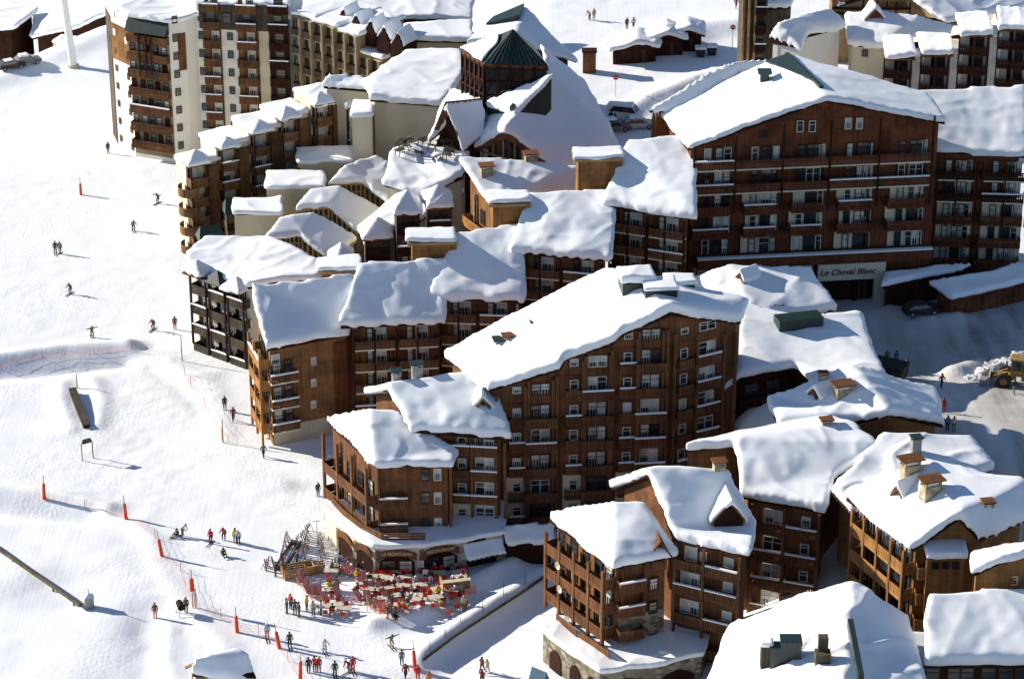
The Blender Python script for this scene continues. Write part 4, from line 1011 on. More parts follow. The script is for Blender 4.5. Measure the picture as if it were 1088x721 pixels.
# ---------------------------------------------------------------- back left: tower and stepped terrace
def build_tower():
    pts=[V(121,146,z=0),V(126,156.5,z=0),V(144.5,166,z=0),V(187,173,z=0),V(204,170,z=0),V(216,166,z=0),V(312,171,z=0)]
    zt=V(192,24,Y=pts[3].y).z
    loc=Vector((pts[3].x,pts[3].y+6,0))
    root=thing('tower_block','cream and brown ten storey tower block standing alone on the ski slope','tower block',loc)
    P=[Vector((p.x,p.y,0)) for p in pts]
    back=[(P[6].x+1,P[6].y+13),(P[0].x+3,P[0].y+12)]
    def sub(nm,loop,z0,z1,m,snow=0):
        o=block(root,nm,loop,z0,z1,m,snow); return o
    sub('wall',[(p.x,p.y) for p in P]+back,-1.5,zt,'white',.7)
    mid=[Fac(root,P[i],P[i+1]) for i in range(6)]
    n=8; fh=2.63
    # chequered narrow face
    f=mid[1]
    f.panel(.0,f.L,zt-7.2,zt-1.9,'gold','timber_cladding',.06,.01)
    for i in range(n):
        for j,u in enumerate((.2,.85)):
            f.panel(f.L*u-.28,f.L*u+.28,1.2+i*fh-(.5 if j else 0),1.2+i*fh+.95-(.5 if j else 0),'rail' if i<6 else 'white','window_panel',.10,.02)
    f=mid[0]; f.panel(0,f.L,.5,zt-1,'grey','timber_cladding',.08,.01)
    # balcony face
    f=mid[2]
    f.panel(.05,f.L-.05,0.6,zt-1.4,'olive','loggia_wall',.05,.01)
    for i in range(n-1):
        z=1.7+i*fh
        if i<5: f.balc(.05,f.L-.05,z+.2,1.0,1.05,'rail',False,.25)
        else: f.panel(.05,f.L-.05,z-.1,z+1.0,'rail','balcony_front',.9,.0)
        for u in (.08,.3,.48,.66,.86):
            if (i+int(u*10))%3: f.win(f.L*u,z+1.45,.95,1.4,'dark',random.choice([1,3,3]),off=.08)
            else: f.panel(f.L*u-.4,f.L*u+.4,z+.7,z+2.2,'dark','shutter',.1,.05)
    for u in (.33,.5,.62): f.post(f.L*u,zt-8,zt-1.5,1.0,.18,'dark')
    mb=MB(); mb.add([(-f.L/2,-1.2,0),(f.L/2,-1.2,0),(f.L/2,.2,1.9),(-f.L/2,.2,1.9),(-f.L/2,.2,0),(f.L/2,.2,0)],[(0,1,2,3),(0,3,4),(1,5,2),(0,4,5,1),(3,2,5,4)])
    link('canopy',mb.mesh('canopy',M['green']),root,f.pos(f.L/2,zt-1.7,0),f.rz)
    # white window face
    f=mid[3]
    f.panel(f.L*.5,f.L-.05,zt-7.2,zt-1.8,'rail','timber_cladding',.06,.01)
    for i in range(n): f.win(f.L*.36,1.9+i*fh+.6,.85,1.15,'dark',3)
    # stepped-back broad face: white strips with windows between brown balcony bays
    f=mid[5]; X=lambda px: f.s(px,140)
    for a,b in ((222.5,240),(257.5,279)):
        f.panel(X(a),X(b),0,zt+.3,'rail','balcony_bay',.15,.02)
        for i in range(n+1):
            z=.9+i*fh; f.balc(X(a)+.05,X(b)-.05,z,1.3,1.0,'rail',False,.5)
            f.win((X(a)+X(b))/2+.4,z+1.35,1.1,1.6,'pale',random.choice([0,1]),off=.2); f.panel(X(a)+.2,X(a)+.8,z+.1,z+2.1,'gold','door',.08,.17)
    for px in (213.5,248): 
        pass
    f2=mid[5]
    for i in range(n): 
        for px in (219,249): f2.win(X(px),2.2+i*fh,.8,1.15,'dark',3)
    f.panel(X(279.5),X(290),0,zt+1.5,'beige','stair_strip',.3,.01)
    f.panel(X(290.5),X(311),0,zt+1.5,'dark','balcony_bay',.2,.01)
    for i in range(n+1):
        f.balc(X(291),X(311),.9+i*fh,1.0,1.0,'dark',False,.5); f.win(X(301),2.3+i*fh,1.3,1.5,'dark',random.choice([0,3]),off=.25)
    o=MB(); 
    # dark mansard band at the top of the broad face
    f.panel(X(218),f.L,zt-1.6,zt+1.9,'grey','attic_band',.35,.0)
    for px in (230,247,268,300): f.win(X(px),zt+.1,1.2,1.5,'dark',random.choice([1,3]),off=.4)
    b=sub('attic',[(P[5].x,P[5].y+.1),(P[6].x,P[6].y+.1),(P[6].x,P[6].y+11),(P[5].x,P[5].y+11)],zt-1,zt+1.9,'white',.6)
    # sunlit wing turning towards the valley with a grid of loggias
    A=Vector((P[6].x,P[6].y,0)); a=V(312,60,Y=A.y); B=V(432,88,Y=A.y-13.5)
    h2=thing('loggia_wing','long cream wing of square loggias stepping down from the tower block','apartment block',Vector((a.x,A.y,0)))
    A2=Vector((a.x,A.y-.4,0)); B2=Vector((B.x,B.y,0))
    ztop=zt+1.0
    u=(B2-A2).normalized(); nb=Vector((-u.y,u.x,0)); nb=nb if nb.y>0 else -nb
    steps=5; L=(B2-A2).length
    fz=lambda k: ztop-[0,0,.3,2.9,5.5][k]
    for k in range(steps):
        p=A2+u*(L*k/steps); q=A2+u*(L*(k+1)/steps)
        loop=[(p.x,p.y),(q.x,q.y),(q.x+nb.x*9,q.y+nb.y*9),(p.x+nb.x*9,p.y+nb.y*9)]
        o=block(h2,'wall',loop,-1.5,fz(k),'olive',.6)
        f=Fac(h2,p,q); nz=int(fz(k)/fh)
        for c in range(2):
            s0=f.L*c/2; s1=f.L*(c+1)/2
            for i in range(nz):
                z=fz(k)-(i+1)*fh
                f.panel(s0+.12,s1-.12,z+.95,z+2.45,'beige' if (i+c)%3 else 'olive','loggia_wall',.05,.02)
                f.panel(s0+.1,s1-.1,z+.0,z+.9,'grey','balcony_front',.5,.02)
                f.win(s0+(s1-s0)*.3,z+1.6,.7,1.3,'dark',3,off=.08)
            f.panel(s1-.11,s1+.11,.5,fz(k)-.05,'olive','fin_wall',.9,0)
    # saw-tooth dark dormers along the top
    for i in range(5):
        p=V(366+i*14.5,24+i*6.3,Y=A2.y-1.6-i*2.6)
        mb=MB(); mb.add([(-1,-.6,-1.5),(1,-.6,-1.5),(1,-.6,0),(0,-.6,1.9),(-1,-.6,0),(-1,3,-1.5),(1,3,-1.5),(1,3,0),(0,3,1.9),(-1,3,0)],[(0,1,2,3,4),(9,8,7,6,5),(2,7,8,3),(3,8,9,4),(1,6,7,2),(0,4,9,5)])
        d=link('dormer',mb.mesh('dormer',M['dark']),h2,p-world_loc(h2),-.5)
        vs=[Vector(v) for v in ((-1.1,-.4,.05),(0,-.4,1.95),(1.1,-.4,.05),(1.1,3.2,.05),(0,3.2,1.95),(-1.1,3.2,.05))]
        snow_on(None,vs,[[0,1,4,5],[1,2,3,4]],.35,vox=.2,grow=.02,sm=4).parent=d
    # long roofs behind the saw-tooth
    E0=V(432,43,Y=361); k=house('long_roof_house','long low house with a smooth snow roof behind the saw-tooth dormers','house',[E0,V(503,44,z=E0.z),V(500,20,z=E0.z+.3,t=.7),V(430,24,z=E0.z+.3,t=.7)],[[0,1,2,3]],5,wall='beige',over=.7,snow=.8)
    E0=V(345,22,Y=378); k=house('upper_roof_house','broad flat roof deep in blue shaded snow at the top edge behind the wing','house',[E0,V(500,22,z=E0.z-.5),V(505,-14,z=E0.z+1,t=.6),V(350,-14,z=E0.z+1,t=.6)],[[0,1,2,3]],6,wall='grey',over=.6,snow=.7)
    tuft=None
def build_terrace():
    A=V(196,176,Y=338.5); zA=A.z
    B=V(398,108,Y=352)
    root=thing('terrace_block','stepped brown and cream terrace of balcony bays each under its own snow cap','apartment block',Vector((A.x,A.y,0)))
    centers=[206,238,272,302,338,371]; caps=[172,154,138,123,107,110]
    u2=(Vector((B.x,B.y,0))-Vector((A.x,A.y,0)))
    base=lambda px: Vector((A.x,A.y,0))+u2*((px-196)/(398-196))
    n=Vector((u2.y,-u2.x,0)).normalized(); n=n if n.y<0 else -n
    fh=2.65
    for i,(cx,cy) in enumerate(zip(centers,caps)):
        p=base(cx-9); q=base(cx+9); r=base(cx+24 if i<5 else cx+26)
        zt=V(cx,cy,Y=(p.y+q.y)/2-1).z
        dp=3.2 if i==0 else 5.0
        loop=[(p.x,p.y),(r.x,r.y),(r.x-n.x*dp,r.y-n.y*dp),(p.x-n.x*dp,p.y-n.y*dp)]
        block(root,'wall',loop,-1.5,zt-.6,'cream',.7)
        # brown pier
        f=Fac(root,p,r); sp=(q-p).length
        f.panel(sp+.1,f.L-.05,max(0,zt-11),zt-1.2,'ochre','pier',.5,0); f.panel(sp+.1,f.L-.05,-1,max(.1,zt-11)-.02,'cream','pier_base',.5,0)
        nf=int(zt/fh)
        for k in range(nf):
            z=zt-.7-(k+1)*fh+.1
            f.balc(.05,sp,z,1.6,1.05,'ochre',False,.2); f.win(sp*.5,z+1.35,1.3,1.8,'pale',random.choice([0,1,1]),off=.05); f.panel(sp*.1,sp*.3,z+.2,z+2.2,'dark','shutter',.08,.02)
        for s in (.12,sp-.05): f.post(s,zt-.7-nf*fh,zt-.2,1.55,.2,'dark')
        # snow-capped canopy roof
        c=(p+q)/2+n*.8; w=sp/2+.3
        vs=[c-f.u*w+n*1.2,c+f.u*w+n*1.2,c+f.u*w*.9-n*1.6,c-f.u*w*.9-n*1.6]; top=c-n*.4
        vs=[Vector((v.x,v.y,zt-.2)) for v in vs]+[Vector((top.x,top.y,zt+.9))]
        fs,lo=boundary(vs[:4],[[0,1,2,3]]); slab([v-world_loc(root) for v in vs[:4]],fs,lo,-.15,0).build('canopy_roof',M['ochre'],root)
        snow_on(root,vs,[[0,1,4],[1,2,4],[2,3,4],[3,0,4]],.45,vox=.2,grow=.1,sm=4)
    # rounded end balconies
    f=Fac(root,V(188,196,Y=341.5),base(198))
    for k in range(4):
        z=zA-1.2-(k+1)*fh+.2
        mb=MB(); c=base(199)+n*.6; ang=math.atan2(n.y,n.x)
        pr=[(c.x+1.6*math.cos(ang+t),c.y+1.6*math.sin(ang+t)) for t in [(-1.9+3.2*j/9)-.9 for j in range(10)]]
        o=MB(); wl=world_loc(root)
        for a,b in zip(pr,pr[1:]): o.bar(Vector((a[0],a[1],z+.55))-wl,Vector((b[0],b[1],z+.55))-wl,.08,1.0)
        o.prism([(a[0]-wl.x,a[1]-wl.y) for a in pr],z-.15,z); o.build('balcony',M['ochre'],root)
    # copper-hooded lower bays in front
    for i,(cx,cy) in enumerate(((224,242),(251,212),(309,180))):
        c=V(cx,cy,Y=331+i*4); t=thing('copper_bay','small green copper hooded bay %s'%(['beside the lowest cream stair box','beside the middle cream stair box','beside the highest cream stair box'][i]),'bay',Vector((c.x,c.y,c.z-3.5)),.3,'copper bays along the terrace block')
        mb=MB(); mb.box(-1.5,1.5,-1.2,1.2,-4,2.2); mb.build('wall',M['grey'],t)
        mb=MB(); mb.add([(-1.8,-1.5,2.2),(1.8,-1.5,2.2),(1.8,1.5,2.2),(-1.8,1.5,2.2),(-1.2,.9,3.5),(1.2,.9,3.5)],[(0,1,5,4),(1,2,5),(2,3,4,5),(3,0,4),(3,2,1,0)]); mb.build('hood',M['green'],t)
        mb=MB(); mb.box(-1.6,1.6,-1.35,-1.25,-.2,.8); mb.build('balcony',M['dark'],t)
        for s in (-1,1): 
            mb=MB(); mb.box(s*1.55-.08,s*1.55+.08,-1.45,-1.29,.8,2.2); mb.build('post',M['dark'],t)
def pitched(lab,LF,A,RF,RB,TB,LB,zb):
    v=[LF,A,RF,RB,TB,LB]
    h=house('pitched_hall',lab,'hall',v,[[0,1,4,5],[1,2,3,4]],zb,wall='grey',over=.9,snow=.75,group='pitched roofs with timber trusses',roofmat='tan')
    f=Fac(h.root,h.w[0],h.w[1]); g=Fac(h.root,h.w[1],h.w[2])
    for ff,(za,zb2) in ((f,(h.w[0].z,h.w[1].z)),(g,(h.w[1].z,h.w[2].z))):
        for k in range(5):
            u=(k+.5)/5; zz=lerp(za,zb2,u)
            ff.panel(ff.L*u-.1,ff.L*u+.1,zz-3,zz-.4,'tan','truss_post',.25,.05)
        ff.panel(.1,ff.L-.1,min(za,zb2)-1.6,min(za,zb2)-1.35,'tan','truss_beam',.2,.05)
    return h
def build_middle():
    # flat stair boxes
    for lab,(a,b,top,Y) in zip(('lowest and nearest of the three cream stair boxes below the brown terrace','middle one of the three cream stair boxes below the brown terrace','highest of the three cream stair boxes, beside the big cream hall'),
        ((249,300,229,325),(283,345,201,332),(316,378,173,340))):
        A=V(a,top,Y=Y); B=V(b,top+1,Y=Y+.5); t=thing('stair_box',lab,'stair tower',Vector(((A.x+B.x)/2,Y+2,0)),0,'cream stair boxes')
        block(t,'wall',rect(A,B,5.0),-1,A.z,'beige',.5)
    pitched('lowest snow roof with open timber trusses, next to the broad flat roof',V(287,250,Y=318),V(318,249,Y=318.5),V(349,275,Y=316),V(378,250,z=V(349,275,Y=316).z+.6,t=.7),V(332,225,z=V(318,249,Y=318.5).z+1,t=.7),V(300,228,z=V(287,250,Y=318).z+1,t=.7),2)
    pitched('middle snow roof with open timber trusses, between two others',V(316,222,Y=325),V(350,220,Y=325.5),V(379,247,Y=323),V(404,220,z=V(379,247,Y=323).z+.6,t=.7),V(362,198,z=V(350,220,Y=325.5).z+.8,t=.7),V(330,200,z=V(316,222,Y=325).z+1,t=.7),3)
    h=pitched('upper snow roof with open timber trusses, rough lumpy snow lying on it',V(351,196,Y=332),V(384,194,Y=332.5),V(415,217,Y=330),V(440,190,z=V(415,217,Y=330).z+1,t=.7),V(398,164,z=V(384,194,Y=332.5).z+1,t=.7),V(368,175,z=V(351,196,Y=332).z+1.2,t=.7),4)
    # broad flat roof with balconied front at the slope edge
    v=[V(205,290,Y=312),V(264,309,Y=308),V(341,297,Y=312),V(346,278,Y=318,t=.7),V(284,252,Y=324,t=.7),V(222,251,Y=322,t=.7),V(198,276,Y=316)]
    zf=11.2
    v=[V(203,284,z=zf-.6),V(264,305,z=zf-.6),V(338,297,z=zf),V(346,279,z=zf+.2,t=.8),V(284,252,z=zf+.6,t=.8),V(222,251,z=zf+.6,t=.8),V(199,274,z=zf)]
    h=house('flat_roof_house','broad flat snow roofed house with three balcony bays facing the ski slope','house',v,[[0,1,2,3,4,5,6]],0,wall='cream',over=.6,snow=.9)
    f=Fac(h.root,h.w[0],h.w[1])
    for k,(a,b) in enumerate(((.02,.30),(.36,.64),(.70,.98))):
        s0,s1=f.L*a,f.L*b
        for i in range(4):
            z=zf-3.4-i*2.6; f.balc(s0,s1,z,1.2,1.0,'grey',False,.3); f.win((s0+s1)/2,z+1.2,1.3,1.8,'dark',random.choice([0,1,3])); f.panel(s0+.1,s0+.5,z+.1,z+2.1,'dark','shutter',.08,.02)
        f.post(s0,1,zf-.8,1.2,.22,'dark'); f.post(s1,1,zf-.8,1.2,.22,'dark')
        # conical snow cap (middle one bare copper)
        c=f.a+f.u*((s0+s1)/2)+f.n*.9; w=(s1-s0)/2+.3; zc=zf-.7-.15*k
        vs=[Vector((c.x+f.u.x*a2*w+f.n.x*b2*1.3,c.y+f.u.y*a2*w+f.n.y*b2*1.3,zc)) for a2,b2 in((-1,1),(1,1),(1,-1),(-1,-1))]+[Vector((c.x,c.y,zc+1.3))]
        fc=[[0,1,4],[1,2,4],[2,3,4],[3,0,4]]
        fs,lo=boundary(vs,fc); slab([q-h.loc for q in vs],fs,lo,-.15,0).build('bay_roof',M['green' if k==1 else 'rail'],h.root)
        if k!=1: snow_on(h.root,vs,fc,.4,vox=.2,grow=.08,sm=4)
    # turret houses
    for lab,px,py,w,yb,Y in (('turret house with a pointed snow cap, lowest of the cluster',401,254,26,276,312),('turret house with dark balconies and a pointed snow cap, tallest of the cluster',433,227,24,272,311),('turret house with a pointed snow cap beside the wooden gabled house',467,221,24,246,311.5),('small turret just showing its pointed snow cap above the second chalet',364,283,22,292,309)):
        A=V(px-w/2,py,Y=Y); B=V(px+w/2,py,Y=Y+.3); t=thing('turret_house',lab,'turret',Vector((A.x,A.y,0)),0,'turret houses with snow caps')
        fp=rect(A,B,3.6); block(t,'wall',[(x,y) for x,y in fp],0,A.z,'grey'); f=Fac(t,Vector((A.x,A.y,0)),Vector((B.x,B.y,0)))
        for i in range(4):
            z=A.z-2.4-i*2.6; f.balc(.05,f.L-.05,z,.7,1.0,'dark',False,.4); f.win(f.L*.35,z+1.5,.8,1.2,'dark',3); f.win(f.L*.7,z+1.5,.8,1.2,'dark',3)
        for s in (.05,f.L-.05): f.post(s,A.z-8,A.z,.7,.18,'dark')
        c=Vector(((fp[0][0]+fp[2][0])/2,(fp[0][1]+fp[2][1])/2,A.z+1.7)); vs=[Vector((x,y,A.z)) for x,y in fp]; vs=[v+ (v-Vector((c.x,c.y,v.z)))*.22 for v in vs]+[c]
        fc=[[0,1,4],[1,2,4],[2,3,4],[3,0,4]]; fs,lo=boundary(vs,fc); slab([q-world_loc(t) for q in vs],fs,lo,-.15,0).build('roof',M['rail'],t); snow_on(t,vs,fc,.5,vox=.2,grow=.1,sm=5)
    E=V(415,240,Y=316); house('cluster_roof','low snow roof joining the turret houses','house',[V(388,262,z=E.z-2),V(450,232,z=E.z+.5),V(492,205,z=E.z+.8),V(470,190,z=E.z+1.5,t=.7),V(420,208,z=E.z+1,t=.7),V(382,240,z=E.z-1,t=.7)],[[0,1,4,5],[1,2,3,4]],4,wall='beige',over=.6,snow=.8,rough=.25)
    # big cream hall
    zf=V(430,108,Y=342).z
    v=[V(394,106,z=zf),V(470,112,z=zf-.4),V(496,74,z=zf+1.0),V(489,52,z=zf+1.8,t=.8),V(432,53,z=zf+1.5,t=.8),V(388,84,z=zf+.4,t=.8)]
    h=house('cream_hall','big windowless cream hall with a pillowy snow roof beside the steeple','hall',v,[[0,1,2,3,4,5]],2,wall='cream',over=.5,snow=.95,rough=.13)
    A=V(374,124,Y=340); B=V(395,124,Y=340); t=thing('stair_block','small cream cube with a snow top against the big cream hall','stair tower',Vector((A.x,342,0))); block(t,'wall',rect(A,B,5),0,A.z,'cream',.7)
    E0=V(344,92,Y=349); house('link_house','low snow roofs between the brown terrace and the cream hall','house',[E0,V(392,96,z=E0.z),V(396,82,z=E0.z+.8,t=.6),V(350,80,z=E0.z+.8,t=.6)],[[0,1,2,3]],3,wall='cream',over=.4,snow=.6)
    v=[V(408,196,z=15.8),V(450,206,z=15.4),V(492,188,z=16.6),V(500,160,z=17.6),V(468,150,z=18.2),V(418,160,z=17.8)]
    h=house('cafe_terrace','flat terrace roof heaped with rough lumpy snow in front of the steep porch','terrace',v,[[0,1,2,3,4,5]],6,wall='beige',over=.4,snow=.8,rough=.28)
    rnd=random.Random(4)
    for k in range(14):
        p=roof_hit(h,[0,1,2,3,4,5],422+rnd.random()*60,158+rnd.random()*22); o=MB(); w=.5+rnd.random()*.5
        o.box(-w,w,-.4,.4,.75,.85)
        for sx in (-1,1):
            for sy in (-1,1): o.bar((sx*w*.9,sy*.35,0),(sx*w*.7,sy*.3,.75),.08,.08)
        c=o.build('cafe_table',M['grey'],None,p+Vector((0,0,.85))); c.rotation_euler=(rnd.uniform(-.4,.4),rnd.uniform(-.4,.4),rnd.uniform(0,3)); tag(c,'bare outdoor table half sunk in the lumpy snow before the steep porch','table','outdoor tables left in the snow')
    # wooden gabled house
    E0=V(520,215,Y=305); z0=E0.z
    v=[E0,V(560,207,z=z0+.1),V(623,198,z=z0),V(620,178,z=z0+1.4,t=.7),S(490,165,E0,.42,.8)]
    h=house('gabled_house','house with a carved wooden gable and balcony, two snowy chimneys on its roof','house',v,[[0,1,2,3,4]],8,wall='gold',over=.7,snow=.85)
    fl=Fac(h.root,h.w[4],h.w[0]); fl.balc(.2,fl.L-.1,z0-4.6,1.2,1.1,'railgold',False,.1); fl.win(fl.L*.6,z0-3,1.0,1.9,'dark',3); fl.panel(fl.L*.3-.1,fl.L*.3+.1,z0-6,z0-.6,'stone','pier',.3,.1)
    fl.balc(.2,fl.L-.1,z0-7.4,1.2,1.1,'tan',False,.1); fl.panel(fl.L*.45,fl.L*.75,z0-6.6,z0-4.8,'dark','opening_shade',.05,.02)  # dark panel laid on the wall as the shade of an opening
    for px,py in ((517,185),(564,172)): chimney(h,roof_hit(h,[0,1,2,3,4],px,py+4)+Vector((0,0,.4)),1.4,1.1,1.2,rz=.2)
# ---------------------------------------------------------------- the steepled hall
def build_church():
    A=V(538,140,Y=325); z=A.z
    RF=V(592,180,z=z-4.6); RB=V(660,160,z=z-5.0,t=.5); TB=V(584,74,z=z+3.4,t=.6); LB=V(512,112,z=z-.5); LF=V(490,163,z=z-4.6)
    UB=V(620,86,z=z+.6,t=.6)
    h=house('steeple_hall','steep snow roofed hall with a green copper steeple and timber gables','church',[A,RF,RB,UB,TB,LB,LF,V(577,50,z=z+4.6,t=.6)],[[0,1,2,3,4],[0,4,5,6],[4,3,7]],10,wall='brown',over=.8,snow=1.0,roofmat='brown',rough=.13,slab_t=.8)
    for i,j in ((6,0),(0,1)):
        f=Fac(h.root,h.w[i],h.w[j]); za,zb=h.w[i].z,h.w[j].z; zl=min(za,zb)
        for k in range(4):
            u=(k+.5)/4; f.panel(f.L*u-.1,f.L*u+.1,zl-4,lerp(za,zb,u)-.5,'tan','glazing_bar',.14,.06)
            f.panel(f.L*k/4+.15,f.L*(k+1)/4-.15,zl-3.5,lerp(za,zb,(k+.15) /4 if zb>za else (k+.85)/4)-1.0,'curtain' if k==1 else 'glass','glazing',.05,.02)
        for q in (.2,1.8): f.panel(.3,f.L-.3,zl-q-.2,zl-q,'tan','glazing_bar',.14,.07)
    # green valley board down the middle
    mb=MB(); p=lerp(TB,A,.03)-h.loc+Vector((-.8,-.4,1.0)); q=lerp(TB,A,.72)-h.loc+Vector((-.9,-.6,1.0)); mb.bar(p,q,.5,.6); mb.build('valley_board',M['green'],h.roof)
    # belfry
    F0=V(492,57,Y=336.5); F1=V(516,66,Y=331.5); F2=V(581,78,Y=330.5); F3=V(566,50,Y=337)
    zt=F1.z
    t=[(F0.x,F0.y),(F1.x,F1.y),(F2.x,F2.y),(F3.x,F3.y+1)]
    mbb=block(h.root,'belfry',t,zt-9,zt-.2,'cream'); 
    for a,b in ((F0,F1),(F1,F2)):
        f=Fac(h.root,a,b); n=5
        f.panel(.2,f.L-.2,zt-5.5,zt-.7,'glass','belfry_window',.06,.03)
        for k in range(n+1): f.panel(max(0,f.L*k/n-.14),min(f.L,f.L*k/n+.14),zt-6.5,zt-.3,'dark','belfry_post',.3,.05)
        for zz in (zt-.75,zt-2.6,zt-4.4): f.panel(.0,f.L,zz,zz+.22,'dark','belfry_rail',.25,.04)
        for k in range(n):
            mb=MB(); mb.bar((-f.L/n*.45,-.2,0),(f.L/n*.45,-.2,3.0),.12,.14); link('brace',mb.mesh('brace',M['dark']),h.root,f.pos(f.L*(k+.5)/n,zt-4.2,.06),f.rz)
    ap=V(545,31,Y=334.2); L=h.loc
    eq=[Vector((x,y,zt-.1)) for x,y in t]; c=sum(eq,Vector())/4; eq=[e+(e-c)*.04 for e in eq]
    mb=MB(); mb.add([e-L for e in eq]+[ap-L]+[e-L-Vector((0,0,.3)) for e in eq],[(0,1,4),(1,2,4),(2,3,4),(3,0,4),(0,5,6,1),(1,6,7,2),(2,7,8,3),(3,8,5,0),(8,7,6,5)])
    st=mb.build('steeple',M['green'],h.root)
    vl=[V(518,110,Y=330.6),V(548,124,Y=327.6),V(586,84,Y=329.6)]; fs,lo=boundary(vl,[[0,1,2]])
    slab([v-L for v in vl],fs,lo,-4,0).build('valley_roof',M['green'],h.root); snow_on(h.root,vl,[[0,1,2]],.7,grow=.4,sm=6)
    # standing seams
    mb=MB()
    for k in range(1,12):
        a=lerp(eq[1],eq[2],k/12); mb.bar(a-L+Vector((0,-.02,.05)),lerp(a,ap,.97)-L+Vector((0,-.02,.05)),.08,.08)
    mb.build('standing_seams',M['green'],st)
    mb=MB(); mb.bar(eq[1]-L-Vector((0,.05,.35)),eq[2]-L-Vector((0,.05,.35)),.2,.5); mb.bar(eq[0]-L-Vector((0,.05,.35)),eq[1]-L-Vector((0,.05,.35)),.2,.5); mb.build('fascia',M['red'],h.root)
    snow_on(h.root,[eq[0]+Vector((0,0,.1)),eq[1]+Vector((-.4,.3,.1)),lerp(eq[1],ap,.55)+Vector((-.5,.3,.1)),lerp(eq[0],ap,.75)],[[0,1,2,3]],.4,vox=.2,grow=.05,sm=4)
    # left porch with a steep dark gable
    G0=V(473,108,Y=328); zz=G0.z
    v=[V(456,150,z=zz-5.2),G0,V(491,157,z=zz-5.2),V(515,135,z=zz-4,t=.5),V(512,100,z=zz-.4,t=.5),V(478,98,z=zz-3.5)]
    k=house('steep_porch','steep dark wooden gable porch left of the timber church gable','porch',v,[[0,1,4,5],[1,2,3,4]],11,wall='dark',over=.5,snow=.55,roofmat='rail')
    # back roofs with green ridges
    v=[V(496,44,Y=349),V(540,52,Y=345),V(590,40,Y=349),V(556,2,Y=356),V(506,20,Y=356)]
    zq=V(540,52,Y=345).z
    v=[V(498,46,Y=350),V(545,40,Y=350.5),V(612,62,Y=352,t=.4),V(557,6,Y=361,t=.5),V(516,22,Y=358,t=.5)]
    k=house('rear_gable_house','snowy gable with a bare green copper patch behind the steeple','house',v,[[0,1,3,4],[1,2,3]],14,wall='grey',over=.6,snow=.6)
    mb=MB(); mb.add([p-k.loc for p in (lerp(v[4],v[3],.2)+Vector((0,-.3,.8)),v[3]+Vector((0,-.2,.9)),lerp(v[1],v[3],.55)+Vector((0,0,.95)),lerp(v[0],v[4],.75)+Vector((.6,0,.8)))]+[p-k.loc for p in (lerp(v[4],v[3],.2)+Vector((0,-.3,.3)),v[3]+Vector((0,-.2,.3)),lerp(v[1],v[3],.55)+Vector((0,0,.3)),lerp(v[0],v[4],.75)+Vector((.6,0,.3)))],[(0,1,2,3),(7,6,5,4),(0,4,5,1),(1,5,6,2),(2,6,7,3),(3,7,4,0)]); mb.build('copper_patch',M['green'],k.roof)
